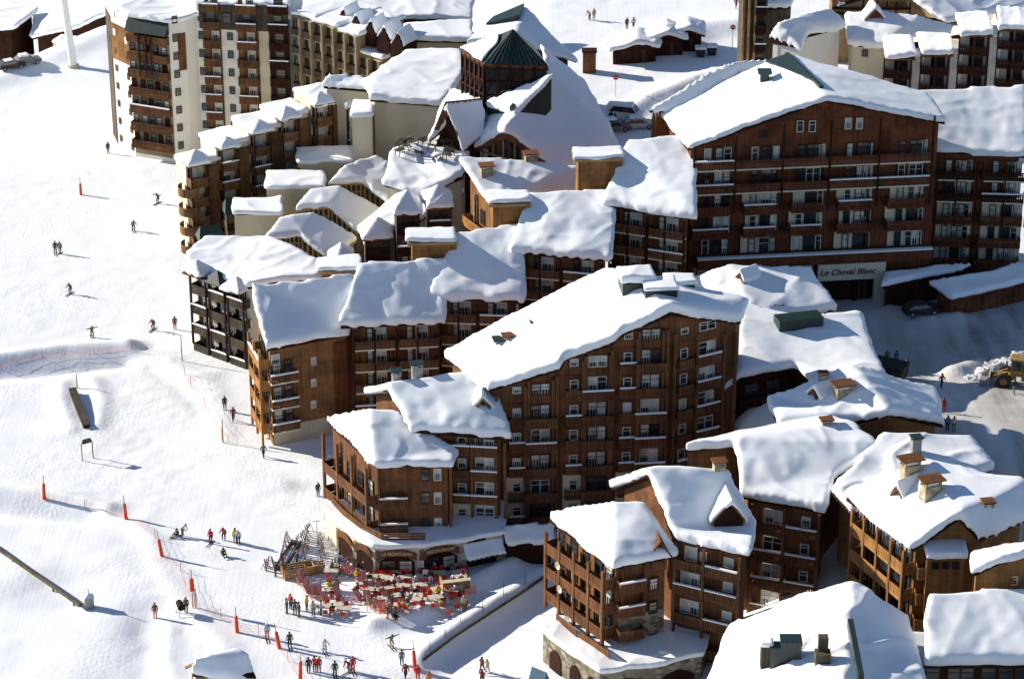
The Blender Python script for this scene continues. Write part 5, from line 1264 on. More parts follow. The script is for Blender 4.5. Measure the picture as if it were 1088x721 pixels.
# ---------------------------------------------------------------- top right buildings
def build_upper_right():
    # cream residence with dark loggia bays
    Y=345; 
    A=V(943,64,Y=347); B=V(1098,34,Y=342)
    root=thing('cream_residence','cream residence with dark loggia bays behind the large hotel roof','apartment block',Vector((A.x,A.y,8)))
    segs=[(942,971,62,347),(981,1011,58,345.6),(1022,1053,37,344),(1063,1098,31,342.5)]
    fills=[(971,981,60,347),(1011,1022,56,345.3),(1053,1063,40,343.7)]
    for i,(a,b,yt,Y) in enumerate(segs):
        p=V(a,yt,Y=Y); q=V(b,yt,Y=Y-.8); z=p.z
        block(root,'bay_wall',rect(p+Vector((0,1.3,0)),q+Vector((0,1.3,0)),8),5,z,'cream')
        f=Fac(root,Vector((p.x,p.y+1.3,0)),Vector((q.x,q.y+1.3,0)))
        for k in range(4):
            zz=z-2.5-k*2.6; f.balc(.05,f.L-.05,zz,1.3,1.0,'dark',False,.2); f.win(f.L*.68,zz+1.25,1.2,1.9,'dark',3); f.panel(f.L*.35,f.L*.48,zz+.1,zz+2.2,'dark','shutter',.1,.02)
        for s in (.05,f.L*.55,f.L-.05): f.post(s,z-10.5,z,1.25,.2,'dark')
        vs=[p+Vector((-.2,-.4,0)),q+Vector((.2,-.4,0)),q+Vector((.1,4,1.0)),p+Vector((-.1,4,1.0))]
        fs,lo=boundary(vs,[[0,1,2,3]]); slab([v-world_loc(root) for v in vs],fs,lo,-.2,0).build('bay_roof',M['rail'],root); snow_on(root,vs,[[0,1,2,3]],.8,vox=.25,grow=.1,sm=6)
    for (a,b,yt,Y) in fills:
        p=V(a-1,yt,Y=Y); q=V(b+1,yt,Y=Y-.3); block(root,'wall',rect(p,q,9),5,p.z,'white',.5)
    zr=V(1000,50,Y=350).z
    vs=[V(948,55,Y=349),V(1020,44,Y=349),V(1098,12,Y=350),V(1098,2,Y=354,t=.5),V(1030,33,Y=354,t=.5),V(960,45,Y=354,t=.5)]
    zz=V(1020,44,Y=349).z
    vs=[V(948,56,z=zz-1.4),V(1020,44,z=zz),V(1098,18,z=zz+2.5),V(1098,0,z=zz+3.5,t=.6),V(1030,30,z=zz+1.2,t=.6),V(962,42,z=zz-.5,t=.6)]
    house('residence_roof_house','snow roof running up behind the loggia bays at the top right','house',vs,[[0,1,4,5],[1,2,3,4]],10,wall='white',over=.5,snow=.9)
    # house with a dormer hole in the snow
    z=V(937,49,Y=358).z
    v=[V(902,47,z=z),V(937,50,z=z-.1),V(1021,36,z=z+.2),V(976,18,z=z+1.8,t=.9),V(925,11,z=z+2.2,t=.9),V(899,13,z=z+1.8,t=.9)]
    h=house('dormer_house','cream house with one wooden dormer peeping through deep snow','house',v,[[0,1,4,5],[1,2,3,4]],8,wall='cream',over=.7,snow=1.0)
    dormer(h,roof_hit(h,[0,1,4,5],929,27)+Vector((0,0,.5)),2.4,1.6,2.5,rz=0,m='rail')
    f=Fac(h.root,h.w[0],h.w[1]); f.win(f.L*.45,z-1.3,.8,1.0,'dark',3)
    # timber-gabled hall at the top edge
    z=V(890,14,Y=372).z
    v=[V(884,8,z=z),V(945,-18,z=z+3.0),V(1004,24,z=z-.5),V(1098,8,z=z-.5),V(1060,-40,z=z+3.5),V(885,-20,z=z+1)]
    h=house('timber_gable_hall','hall with a broad brown timber gable cut by the top edge','hall',v,[[0,1,5],[1,2,3,4]],8,wall='tan',over=1.2,snow=.8)
    f=Fac(h.root,h.w[0],h.w[2])
    for u in (.3,.42,.5,.58,.7): f.panel(f.L*u-.12,f.L*u+.12,z-4,z+1.6,'dark','truss_post',.3,.1)
    f.panel(.2,f.L-.2,z-.8,z-.4,'dark','truss_beam',.35,.1)
    # grey timber tower at left with balconies
    A=V(790,-6,Y=362); B=V(816,-6,Y=362); t=thing('timber_tower','narrow weathered timber tower with balconies behind the hotel ridge','tower',Vector((A.x,A.y,8)))
    block(t,'wall',rect(A,B,7),6,A.z,'grey'); f=Fac(t,A,B)
    for k in range(8): f.balc(f.L*.5,f.L-.1,A.z-2.5-k*2.6,1,1,'dark',False,.3); f.win(f.L*.75,A.z-1.3-k*2.6,1.0,1.5,'dark',3)
    for u in (.02,.25,.5): f.post(f.L*u,8,A.z,.5,.3,'tan')
    z=V(850,48,Y=354).z
    v=[V(818,44,z=z-.5),V(850,50,z=z-.5),V(858,38,z=z),V(898,28,z=z+.3),V(880,10,z=z+1.5,t=.7),V(826,26,z=z+1.2,t=.7)]
    h=house('white_gable_house','house with ragged snow hanging over its eaves behind the hotel ridge','house',v,[[0,1,2,5],[2,3,4,5]],8,wall='white',over=.5,snow=.85,rough=.25)
    z=V(822,8,Y=366).z
    h=house('snow_lobe_house','small snow lobed roof beside the timber tower at the top edge','house',[V(806,10,z=z),V(838,8,z=z),V(845,-8,z=z+1,t=.6),V(808,-8,z=z+1,t=.6)],[[0,1,2,3]],8,wall='grey',over=.6,snow=.8)
# =====================================================================  PEOPLE AND THINGS ON THE SNOW
POSES={}
def person_mesh(pose):
    """one continuous body grown from a skeleton; slots: jacket, trousers, skin, boots/gloves"""
    if pose in POSES: return POSES[pose]
    J={'pel':(0,0,.95),'wai':(0,0,1.10),'che':(0,.0,1.34),'nec':(0,0,1.50),'hed':(0,-.02,1.60),'top':(0,-.01,1.74),
       'shl':(-.20,0,1.42),'ell':(-.27,.03,1.15),'hal':(-.27,-.08,.92),'fil':(-.26,-.12,.84),'shr':(.20,0,1.42),'elr':(.27,.03,1.15),'har':(.27,-.08,.92),'fir':(.26,-.12,.84),
       'hil':(-.11,0,.90),'knl':(-.12,-.03,.50),'anl':(-.12,.02,.10),'tol':(-.13,-.17,.05),'hir':(.11,0,.90),'knr':(.12,-.03,.50),'anr':(.12,.02,.10),'tor':(.13,-.17,.05)}
    def up(**k): J.update(k)
    if pose=='walk': up(knl=(-.11,-.22,.52),anl=(-.12,-.26,.12),tol=(-.12,-.44,.07),knr=(.11,.05,.50),anr=(.12,.34,.14),tor=(.12,.20,.05),ell=(-.28,.12,1.18),hal=(-.27,.10,.94),fil=(-.26,.06,.86),elr=(.28,-.10,1.18),har=(.26,-.30,1.02),fir=(.25,-.37,.97))
    if pose in('ski','arms'):
        up(pel=(0,.10,.80),wai=(0,.05,.94),che=(0,-.08,1.17),nec=(0,-.14,1.32),hed=(0,-.20,1.41),top=(0,-.22,1.54),hil=(-.12,.10,.77),hir=(.12,.10,.77),knl=(-.15,-.16,.48),knr=(.15,-.16,.48),anl=(-.14,.0,.12),anr=(.14,.0,.12),tol=(-.14,-.20,.07),tor=(.14,-.20,.07),
           shl=(-.21,-.09,1.25),shr=(.21,-.09,1.25),ell=(-.34,-.15,1.0),hal=(-.36,-.40,.98),fil=(-.36,-.48,.98),elr=(.34,-.15,1.0),har=(.36,-.40,.98),fir=(.36,-.48,.98))
        if pose=='arms': up(ell=(-.47,-.10,1.22),hal=(-.72,-.14,1.24),fil=(-.80,-.15,1.25),elr=(.47,-.10,1.28),har=(.72,-.14,1.34),fir=(.80,-.15,1.36))
    if pose=='sit':   # on the snow, knees drawn up
        up(pel=(0,.20,.16),wai=(0,.22,.32),che=(0,.20,.58),nec=(0,.17,.74),hed=(0,.13,.84),top=(0,.12,.98),hil=(-.12,.16,.16),hir=(.12,.16,.16),knl=(-.15,-.22,.42),knr=(.15,-.22,.42),anl=(-.15,-.48,.10),anr=(.15,-.48,.10),tol=(-.15,-.66,.12),tor=(.15,-.66,.12),
           shl=(-.20,.20,.66),shr=(.20,.20,.66),ell=(-.26,.10,.42),hal=(-.17,-.14,.44),fil=(-.14,-.21,.43),elr=(.26,.10,.42),har=(.17,-.14,.44),fir=(.14,-.21,.43))
    if pose=='chair':
        up(pel=(0,.12,.52),wai=(0,.14,.68),che=(0,.14,.94),nec=(0,.11,1.10),hed=(0,.08,1.20),top=(0,.07,1.34),hil=(-.11,.10,.50),hir=(.11,.10,.50),knl=(-.13,-.32,.50),knr=(.13,-.32,.50),anl=(-.13,-.32,.10),anr=(.13,-.32,.10),tol=(-.13,-.5,.06),tor=(.13,-.5,.06),
           shl=(-.20,.13,1.02),shr=(.20,.13,1.02),ell=(-.27,.02,.80),hal=(-.18,-.22,.78),fil=(-.15,-.29,.78),elr=(.27,.02,.80),har=(.18,-.22,.78),fir=(.15,-.29,.78))
    if pose=='bend': up(che=(0,-.22,1.22),nec=(0,-.34,1.34),hed=(0,-.42,1.40),top=(0,-.48,1.53),shl=(-.20,-.26,1.28),shr=(.20,-.26,1.28),ell=(-.24,-.38,1.0),hal=(-.2,-.52,.82),fil=(-.19,-.57,.75),elr=(.24,-.38,1.0),har=(.2,-.52,.82),fir=(.19,-.57,.75))
    R={'pel':.155,'wai':.14,'che':.165,'nec':.062,'hed':.098,'top':.075,'sh':.085,'el':.058,'ha':.045,'fi':.028,'hi':.105,'kn':.078,'an':.058,'to':.05}
    E=[('pel','wai'),('wai','che'),('che','nec'),('nec','hed'),('hed','top')]
    for q in 'lr': E+=[('che','sh'+q),('sh'+q,'el'+q),('el'+q,'ha'+q),('ha'+q,'fi'+q),('pel','hi'+q),('hi'+q,'kn'+q),('kn'+q,'an'+q),('an'+q,'to'+q)]
    names=list(J); me=bpy.data.meshes.new('person_skeleton'); me.from_pydata([J[n] for n in names],[(names.index(a),names.index(b)) for a,b in E],[])
    o=bpy.data.objects.new('tmp_person',me); TMP.objects.link(o)
    m=o.modifiers.new('k','SKIN'); s=o.modifiers.new('s','SUBSURF'); s.levels=1; s.render_levels=1
    for i,n in enumerate(names):
        r=R.get(n,R.get(n[:2],.06))*(1.0 if n in('hed','top','nec','fil','fir') else 1.14); me.skin_vertices[0].data[i].radius=(r,r*.85 if n in('che','pel','wai') else r)
    me.skin_vertices[0].data[0].use_root=True
    dg=bpy.context.evaluated_depsgraph_get(); dg.update(); out=bpy.data.meshes.new_from_object(o.evaluated_get(dg))
    TMP.objects.unlink(o); bpy.data.objects.remove(o)
    slot={}
    for a,b in E:
        k=0
        if b in('hed','top'): k=2
        elif b[:2] in('kn','an','hi'): k=1
        elif b[:2] in('to','fi'): k=3
        slot[(a,b)]=k
    idx=[]
    for p in out.polygons:
        c=p.center; best=min(E,key=lambda e: seg3(c,Vector(J[e[0]]),Vector(J[e[1]]))); idx.append(slot[best])
    out.materials.clear()
    for m in ('skin',)*4: out.materials.append(M[m])
    out.polygons.foreach_set('material_index',idx); out.polygons.foreach_set('use_smooth',[True]*len(idx)); out.name='person'
    # face and hat
    f=MB(); h=Vector(J['hed']); t=Vector(J['top']); up_=(t-h).normalized(); c=h+up_*.045
    hat=MB(); n=10
    rings=[(.0,.122),(.06,.118),(.11,.085),(.135,.0)]
    for j,(zz,r) in enumerate(rings): pass
    vs=[]; fs=[]
    for zz,r in rings[:3]:
        for i in range(n): vs.append((c.x+r*math.cos(2*math.pi*i/n),c.y+.01+r*1.08*math.sin(2*math.pi*i/n),c.z+zz))
    vs.append((c.x,c.y,c.z+.145)); 
    for j in range(2): fs+=[(j*n+i,j*n+(i+1)%n,(j+1)*n+(i+1)%n,(j+1)*n+i) for i in range(n)]
    fs+=[(2*n+i,2*n+(i+1)%n,3*n) for i in range(n)]+[tuple(range(n))[::-1]]
    hat.add(vs,fs); hm=hat.mesh('hat',M['black'])
    gg=MB(); gg.box(c.x-.085,c.x+.085,c.y-.135,c.y-.07,c.z-.03,c.z+.02); gg.box(c.x-.018,c.x+.018,c.y-.14,c.y-.08,c.z-.075,c.z-.03); gm=gg.mesh('goggles',M['black'])
    POSES[pose]=(out,hm,gm,J); return POSES[pose]
def seg3(p,a,b):
    ab=b-a; t=max(0,min(1,(p-a).dot(ab)/max(1e-9,ab.length_squared))); return (p-(a+ab*t)).length
COLS={'red':(.46,.03,.025),'black':(.018,.018,.02),'navy':(.02,.03,.09),'dark green':(.03,.06,.035),'yellow':(.62,.50,.06),'white':(.72,.72,.72),'pale grey':(.42,.43,.45),'blue':(.04,.11,.30),'brown':(.10,.05,.03),'orange':(.58,.14,.03),'olive':(.12,.12,.05),'tan':(.36,.27,.17),'maroon':(.17,.02,.03),'grey blue':(.12,.17,.23),'grey':(.13,.13,.14),'light blue':(.28,.42,.55),'pink':(.6,.22,.25)}
def cm(c): return solid(c.replace(' ','_')+'_cloth',COLS[c],.75)
SKI=None
def ski_meshes():
    global SKI
    if SKI is None:
        a=MB(); a.add([(-.05,-.85,0),(.05,-.85,0),(.05,.75,0),(-.05,.75,0),(-.05,-.85,.025),(.05,-.85,.025),(.05,.75,.025),(-.05,.75,.025),(-.02,-1.0,.14),(.02,-1.0,.14)],[(3,2,1,0),(4,5,6,7),(1,2,6,5),(2,3,7,6),(3,0,4,7),(0,1,9,8),(8,9,5,4),(1,5,9),(0,8,4)])
        b=MB(); b.tube((0,0,0),(0,.05,1.1),.013,.018,5); b.tube((0,0,.07),(0,0,.085),.05,.05,8)
        SKI=(a.mesh('ski',M['black']),b.mesh('ski_pole',M['steel']))
    return SKI
def person(loc,pose,jac,tro,label,rz=0.0,hat='black',skis=False,poles=False,group=None,scale=1.0,boots='black'):
    me,hm,gm,J=person_mesh(pose)
    o=link('person',me,None,loc,rz); o.scale=(scale,)*3; tag(o,label,'person',group)
    for i,m in enumerate((cm(jac),cm(tro),M['skin'],cm(boots))):
        o.material_slots[i].link='OBJECT'; o.material_slots[i].material=m
    h=link('hat',hm,o); h.material_slots[0].link='OBJECT'; h.material_slots[0].material=cm(hat)
    link('goggles',gm,o)
    if skis:
        for sx in (-1,1):
            s=link('ski',ski_meshes()[0],o,(sx*.13,-.05,.0))
    if poles:
        for q,sx in (('l',-1),('r',1)):
            p=link('ski_pole',ski_meshes()[1],o,Vector(J['fi'+q])+Vector((sx*.05,.10,-1.02 if J['fi'+q][2]>1.0 else -J['fi'+q][2]+.02)))
            p.rotation_euler=(-.25,sx*.12,0)
    return o
def marker(px,py,h,label,tilt=0.0,pole=True):
    p=G(px,py); t=thing('piste_marker',label,'piste marker',p,0,'orange padded piste markers'); t.rotation_euler=(0,tilt,0)
    a=MB(); a.tube((0,0,0),(0,0,h*.62),.20,.17,10); a.tube((0,0,h*.62),(0,0,h*.66),.17,.08,10); a.build('pad',M['orange'],t,smooth=False)
    b=MB(); b.tube((0,0,h*.6),(0,0,h),.05,.04,6); b.build('pole',M['tan'],t)
def net(pix,label,h=1.1,step=.45,m='net',posts=True,dense=3,thick=.010):
    pts=[G(*p) for p in pix]; c=pts[0]; t=thing('safety_net',label,'safety net',c)
    mb=MB(); L=0
    seq=[]
    for a,b in zip(pts,pts[1:]):
        n=max(1,int((b-a).length/step))
        for i in range(n):
            q=lerp(a,b,i/n); q.z=T(q.x,q.y); seq.append(q)
    seq.append(pts[-1])
    rnd=random.Random(len(seq))
    tops=[q+Vector((rnd.uniform(-.06,.06),rnd.uniform(-.06,.06),h*(.82+.18*rnd.random()))) for q in seq]
    for i in range(len(seq)-1):
        for k in range(dense+1):
            u=k/dense; mb.bar(lerp(seq[i],tops[i],u)-c,lerp(seq[i+1],tops[i+1],u)-c,thick,thick*1.6)
        mb.bar(seq[i]-c,tops[i+1]-c,thick,thick)
    mb.build('mesh',M[m],t)
    if posts:
        for p in pts[::1]:
            pm=MB(); pm.tube(p-c,p-c+Vector((0,0,h+.25)),.03,.03,6); pm.build('post',M['tan'],t)
def build_people():
    P=person
    def at(px,py,**k): return G(px,py)
    L=[ # px, py, pose, jacket, trousers, label, facing, hat, skis, poles
    (115,163,'stand','navy','black','person in dark clothes standing alone at the foot of the tower block',.5,'black',0,0),
    (168,216,'arms','black','dark green','skier with both arms spread, high on the slope left of the terrace block',-.6,'black',1,1),
    (142,245,'ski','olive','black','dark skier gliding alone below the skier with spread arms',.3,'olive',1,1),
    (59,269,'stand','brown','maroon','skier in brown and maroon, the darker of a close pair on the open slope',.2,'black',1,0),
    (64,269.5,'stand','grey blue','grey','skier in grey blue standing close beside a darker companion on the open slope',-.2,'grey',1,0),
    (75,312,'ski','dark green','black','dark green clad skier crouching below the standing pair',-.5,'black',1,1),
    (98,358,'arms','brown','olive','skier holding arms out just above the long snow bank',.4,'brown',1,0),
    (163,350,'ski','maroon','brown','skier in maroon near the foot of the balconied flat roofed house',-.4,'pale grey',1,1),
    (186,349.5,'stand','brown','maroon','person in brown standing closest to the balconied flat roofed house',.2,'black',0,0),
    (239,435,'stand','black','black','person in black beside the slanting orange net, the upper of two',.3,'black',0,0),
    (248,447,'walk','maroon','black','person in dark maroon beside the slanting orange net, the lower of two',.3,'black',0,0),
    (338,527,'stand','dark green','olive','person in dark green by the curved end of the restaurant house',.6,'tan',0,0),
    (280,486,'walk','grey','black','small figure in grey walking below the honey timber chalet',.6,'black',0,0),
    (187,570,'sit','black','olive','person in black sitting on the snow with knees up beside a pale companion',-.9,'black',1,0),
    (194,569,'bend','pale grey','olive','person in pale grey bending over a sitting companion',1.2,'tan',0,0),
    (224,577,'stand','red','maroon','person in red standing apart at the start of the group on the open snow',-.3,'brown',1,0),
    (238,573,'ski','red','black','person in red turned towards two others in yellow and pale blue',-.2,'black',0,0),
    (250,576,'stand','yellow','olive','person in a yellow jacket next to one in pale blue',.2,'black',0,0),
    (253.5,578,'stand','light blue','black','person in pale blue next to the yellow jacket',-.2,'white',0,0),
    (238,591,'sit','olive','black','person in olive sitting alone on the snow',.5,'black',0,0),
    (165,656,'stand','brown','orange','person in brown with orange trousers standing by the snow heap under the pole',.1,'brown',0,0),
    (198,650,'stand','olive','dark green','person in olive green beside the tall orange post',-.2,'olive',0,0),
    (284,678,'stand','light blue','red','person in pale blue jacket and red trousers between two orange markers',.2,'white',1,0),
    (308,687,'stand','dark green','black','person in dark green right of a leaning orange marker',.2,'black',1,1),
    (345,692,'ski','white','pale grey','person all in white skiing across the flat',.3,'tan',1,1),
    (328,714,'stand','navy','black','person in navy standing left of two red jackets',.1,'black',0,0),
    (334.5,713,'stand','red','maroon','person in red with maroon trousers, in a pair beside the navy jacket',-.3,'black',0,0),
    (339,713.5,'stand','red','brown','person in red with brown trousers and yellow hat, in a pair beside the navy jacket',.3,'yellow',0,0),
    (356,718,'stand','dark green','navy','person in dark green standing with poles between the red pairs',.2,'black',1,1),
    (371,714,'bend','maroon','grey','person in maroon leaning over a pair of poles next to a red jacket',-.8,'brown',1,1),
    (375,713,'stand','red','red','person all in red beside someone leaning on poles',.3,'red',1,1),
    (416,687,'arms','olive','tan','skier in olive and tan gliding across below the restaurant tables',.5,'olive',1,1),
    (427,706,'stand','grey blue','navy','person in grey blue standing left of the timber edge of the ramp',.2,'black',0,0),
    (431,721,'walk','maroon','navy','person in maroon walking at the bottom edge by the ramp',.4,'brown',0,0),
    (444,722,'stand','red','red','person in bright red under the orange marker at the ramp foot',.1,'red',0,0),
    (456,729,'stand','orange','brown','person in orange cut by the bottom edge beside the ramp',.1,'brown',0,0),
    (493,648,'stand','tan','olive','person in tan standing on the snow bank beside the fence posts of the ramp',.3,'tan',0,0),
    (512,714,'walk','brown','maroon','person in brown walking up the ramp, the darker of a pair',2.6,'black',0,0),
    (517.5,716,'walk','tan','pale grey','person in tan walking up the ramp, the paler of a pair',2.6,'tan',0,0),
    (512,727,'walk','maroon','black','person in maroon at the foot of the ramp, cut by the bottom edge',2.8,'black',0,0),
    (452.5,618,'stand','white','black','waiter in white shirt standing by the restaurant arches, the slimmer of two',.1,'black',0,0),
    (458,620,'walk','black','white','person in black top and white trousers striding beside the waiter',-.4,'black',0,0),
    (626.5,21.5,'bend','tan','brown','person in tan bending toward a companion far up the snow behind the steeple',-.8,'brown',0,0),
    (631,21.5,'stand','tan','tan','person in tan standing with a bending companion far up the snow behind the steeple',.4,'brown',0,0),
    (666,31,'stand','dark green','black','dark figure of the far pair above the row of huts',.3,'black',0,0),
    (673,30.5,'walk','tan','brown','tan figure of the far pair above the row of huts',.3,'brown',0,0),
    (782,9,'walk','maroon','brown','lone figure at the top edge left of the weathered tower',.3,'black',0,0),
    (649,131,'stand','black','black','dark figure near the vans, closest to the steep hall roof',.3,'black',0,0),
    (653,133,'stand','navy','black','dark blue figure near the vans behind the steep hall',.6,'black',0,0),
    (942,386,'stand','grey','brown','person in grey and brown near the dark trailer, the left one of four',.2,'tan',0,0),
    (952,387,'stand','blue','grey blue','person in blue standing behind the dark trailer',.3,'black',0,0),
    (957,396,'stand','black','black','person in black beside a dark green jacket next to the trailer',-.3,'black',0,0),
    (963,396,'stand','dark green','black','person in dark green next to the trailer on the square',.3,'black',0,0),
    (1000,412,'walk','red','navy','person in red jacket walking across the square',.5,'maroon',0,0),
    (1002,438,'walk','maroon','maroon','person all in maroon close to the wavy snow roof by the square',2.8,'maroon',0,0),
    (1006.5,457,'stand','grey blue','black','person in grey blue below the maroon walker',.2,'black',0,0),
    (1013,458,'stand','pale grey','grey','person in pale grey below the maroon walker',.1,'black',0,0),
    (1077,418,'walk','black','grey','person in black passing the big wheels of the loader',.4,'black',0,0),
    ]
    for (px,py,pose,j,t,lab,rz,hat,sk,po) in L:
        P(G(px,py),pose,j,t,lab,rz,hat,bool(sk),bool(po))
    for px,py,j,t,lab in ((309,646,'red','navy','person in red jacket at the open end of the striped deck chairs'),(305,651,'dark green','black','person in dark green at the open end of the striped deck chairs'),(313.5,652,'olive','brown','person in olive at the open end of the striped deck chairs'),
        (326,648,'yellow','grey','person in a bright yellow jacket among the striped deck chairs'),(333,654,'tan','grey','person in tan beside the yellow jacket'),(293,612,'black','black','person in black beside the ski racks near the snow slope'),(316,600,'navy','black','person in navy walking between the ski racks'),
        (300,609,'brown','black','person in brown beside the wooden crates'),(341,653,'pale grey','navy','person in pale grey standing past the deck chairs'),(389,606,'white','navy','person in white beside the restaurant corner arch'),(412,657,'black','grey','person in black standing at the edge of the red chairs'),
        (428,640,'navy','grey','person in navy passing between the red tables'),(380,634,'maroon','black','person in maroon between two rows of deck chairs'),(318,655,'navy','brown','person in navy with brown trousers by the front row of deck chairs')):
        P(G(px,py),'stand',j,t,lab,random.uniform(-1.5,1.5),random.choice(['black','tan','brown']))
# ------------------------------------------------------------------ restaurant terrace
def chair_thing():
    t=thing('terrace_chair','red plastic chair at a pale table outside the restaurant','chair',(0,0,0),0,'red chairs outside the restaurant')
    a=MB(); a.box(-.24,.24,-.23,.23,.42,.47); a.build('seat',M['chairred'],t)
    a=MB(); a.add([(-.24,.2,.47),(.24,.2,.47),(.24,.24,.47),(-.24,.24,.47),(-.22,.32,.92),(.22,.32,.92),(.22,.36,.92),(-.22,.36,.92)],[(3,2,1,0),(4,5,6,7),(0,1,5,4),(1,2,6,5),(2,3,7,6),(3,0,4,7)]); a.build('backrest',M['chairred'],t)
    for sx in (-1,1):
        for sy in (-1,1):
            a=MB(); a.bar((sx*.2,sy*.19,.42),(sx*.23,sy*.23,0),.04,.04); a.build('leg',M['steel'],t)
    return t
def table_thing():
    t=thing('terrace_table','pale topped table between red chairs outside the restaurant','table',(0,0,0),0,'pale tables outside the restaurant')
    a=MB(); a.box(-.75,.75,-.42,.42,.70,.75); a.build('tabletop',M['tabletop'],t)
    for sx in (-1,1):
        a=MB(); a.box(sx*.55-.04,sx*.55+.04,-.3,.3,.0,.06); a.box(sx*.55-.04,sx*.55+.04,-.04,.04,.06,.70); a.build('leg',M['steel'],t)
    return t
def deck_thing():
    t=thing('deck_chair','pink striped canvas deck chair in a slanting row before the restaurant','deck chair',(0,0,0),0,'striped deck chairs before the restaurant')
    a=MB(); a.add([(-.3,-.5,.28),(.3,-.5,.28),(.3,.05,.26),(-.3,.05,.26),(.3,.55,1.12),(-.3,.55,1.12)]+[(-.3,-.5,.30),(.3,-.5,.30),(.3,.03,.285),(-.3,.03,.285),(.3,.52,1.14),(-.3,.52,1.14)],[(3,2,1,0),(5,4,2,3),(6,7,8,9),(9,8,10,11),(0,1,7,6),(4,5,11,10),(1,2,8,7),(2,4,10,8),(0,6,9,3),(3,9,11,5)])
    a.build('canvas',stripe_mat(),t)
    for sx in (-1,1):
        a=MB(); a.bar((sx*.32,-.6,.0),(sx*.32,.6,1.16),.05,.05); a.bar((sx*.32,-.55,.30),(sx*.32,.5,.0),.05,.05); a.build('leg',M['tan'],t)
    return t
def stripe_mat():
    if 'striped_canvas' in MATS: return MATS['striped_canvas']
    m=bpy.data.materials.new('striped_canvas'); m.use_nodes=True; nt=m.node_tree; b=nt.nodes['Principled BSDF']; b.inputs['Roughness'].default_value=.8
    tc=nt.nodes.new('ShaderNodeTexCoord'); w=nt.nodes.new('ShaderNodeTexWave'); w.inputs['Scale'].default_value=1.6; nt.links.new(tc.outputs['Object'],w.inputs['Vector'])
    r=nt.nodes.new('ShaderNodeValToRGB'); r.color_ramp.interpolation='CONSTANT'; r.color_ramp.elements[0].color=(.62,.10,.09,1); r.color_ramp.elements[1].position=.5; r.color_ramp.elements[1].color=(.72,.50,.44,1)
    nt.links.new(w.outputs['Fac'],r.inputs[0]); nt.links.new(r.outputs[0],b.inputs['Base Color']); MATS['striped_canvas']=m; return m
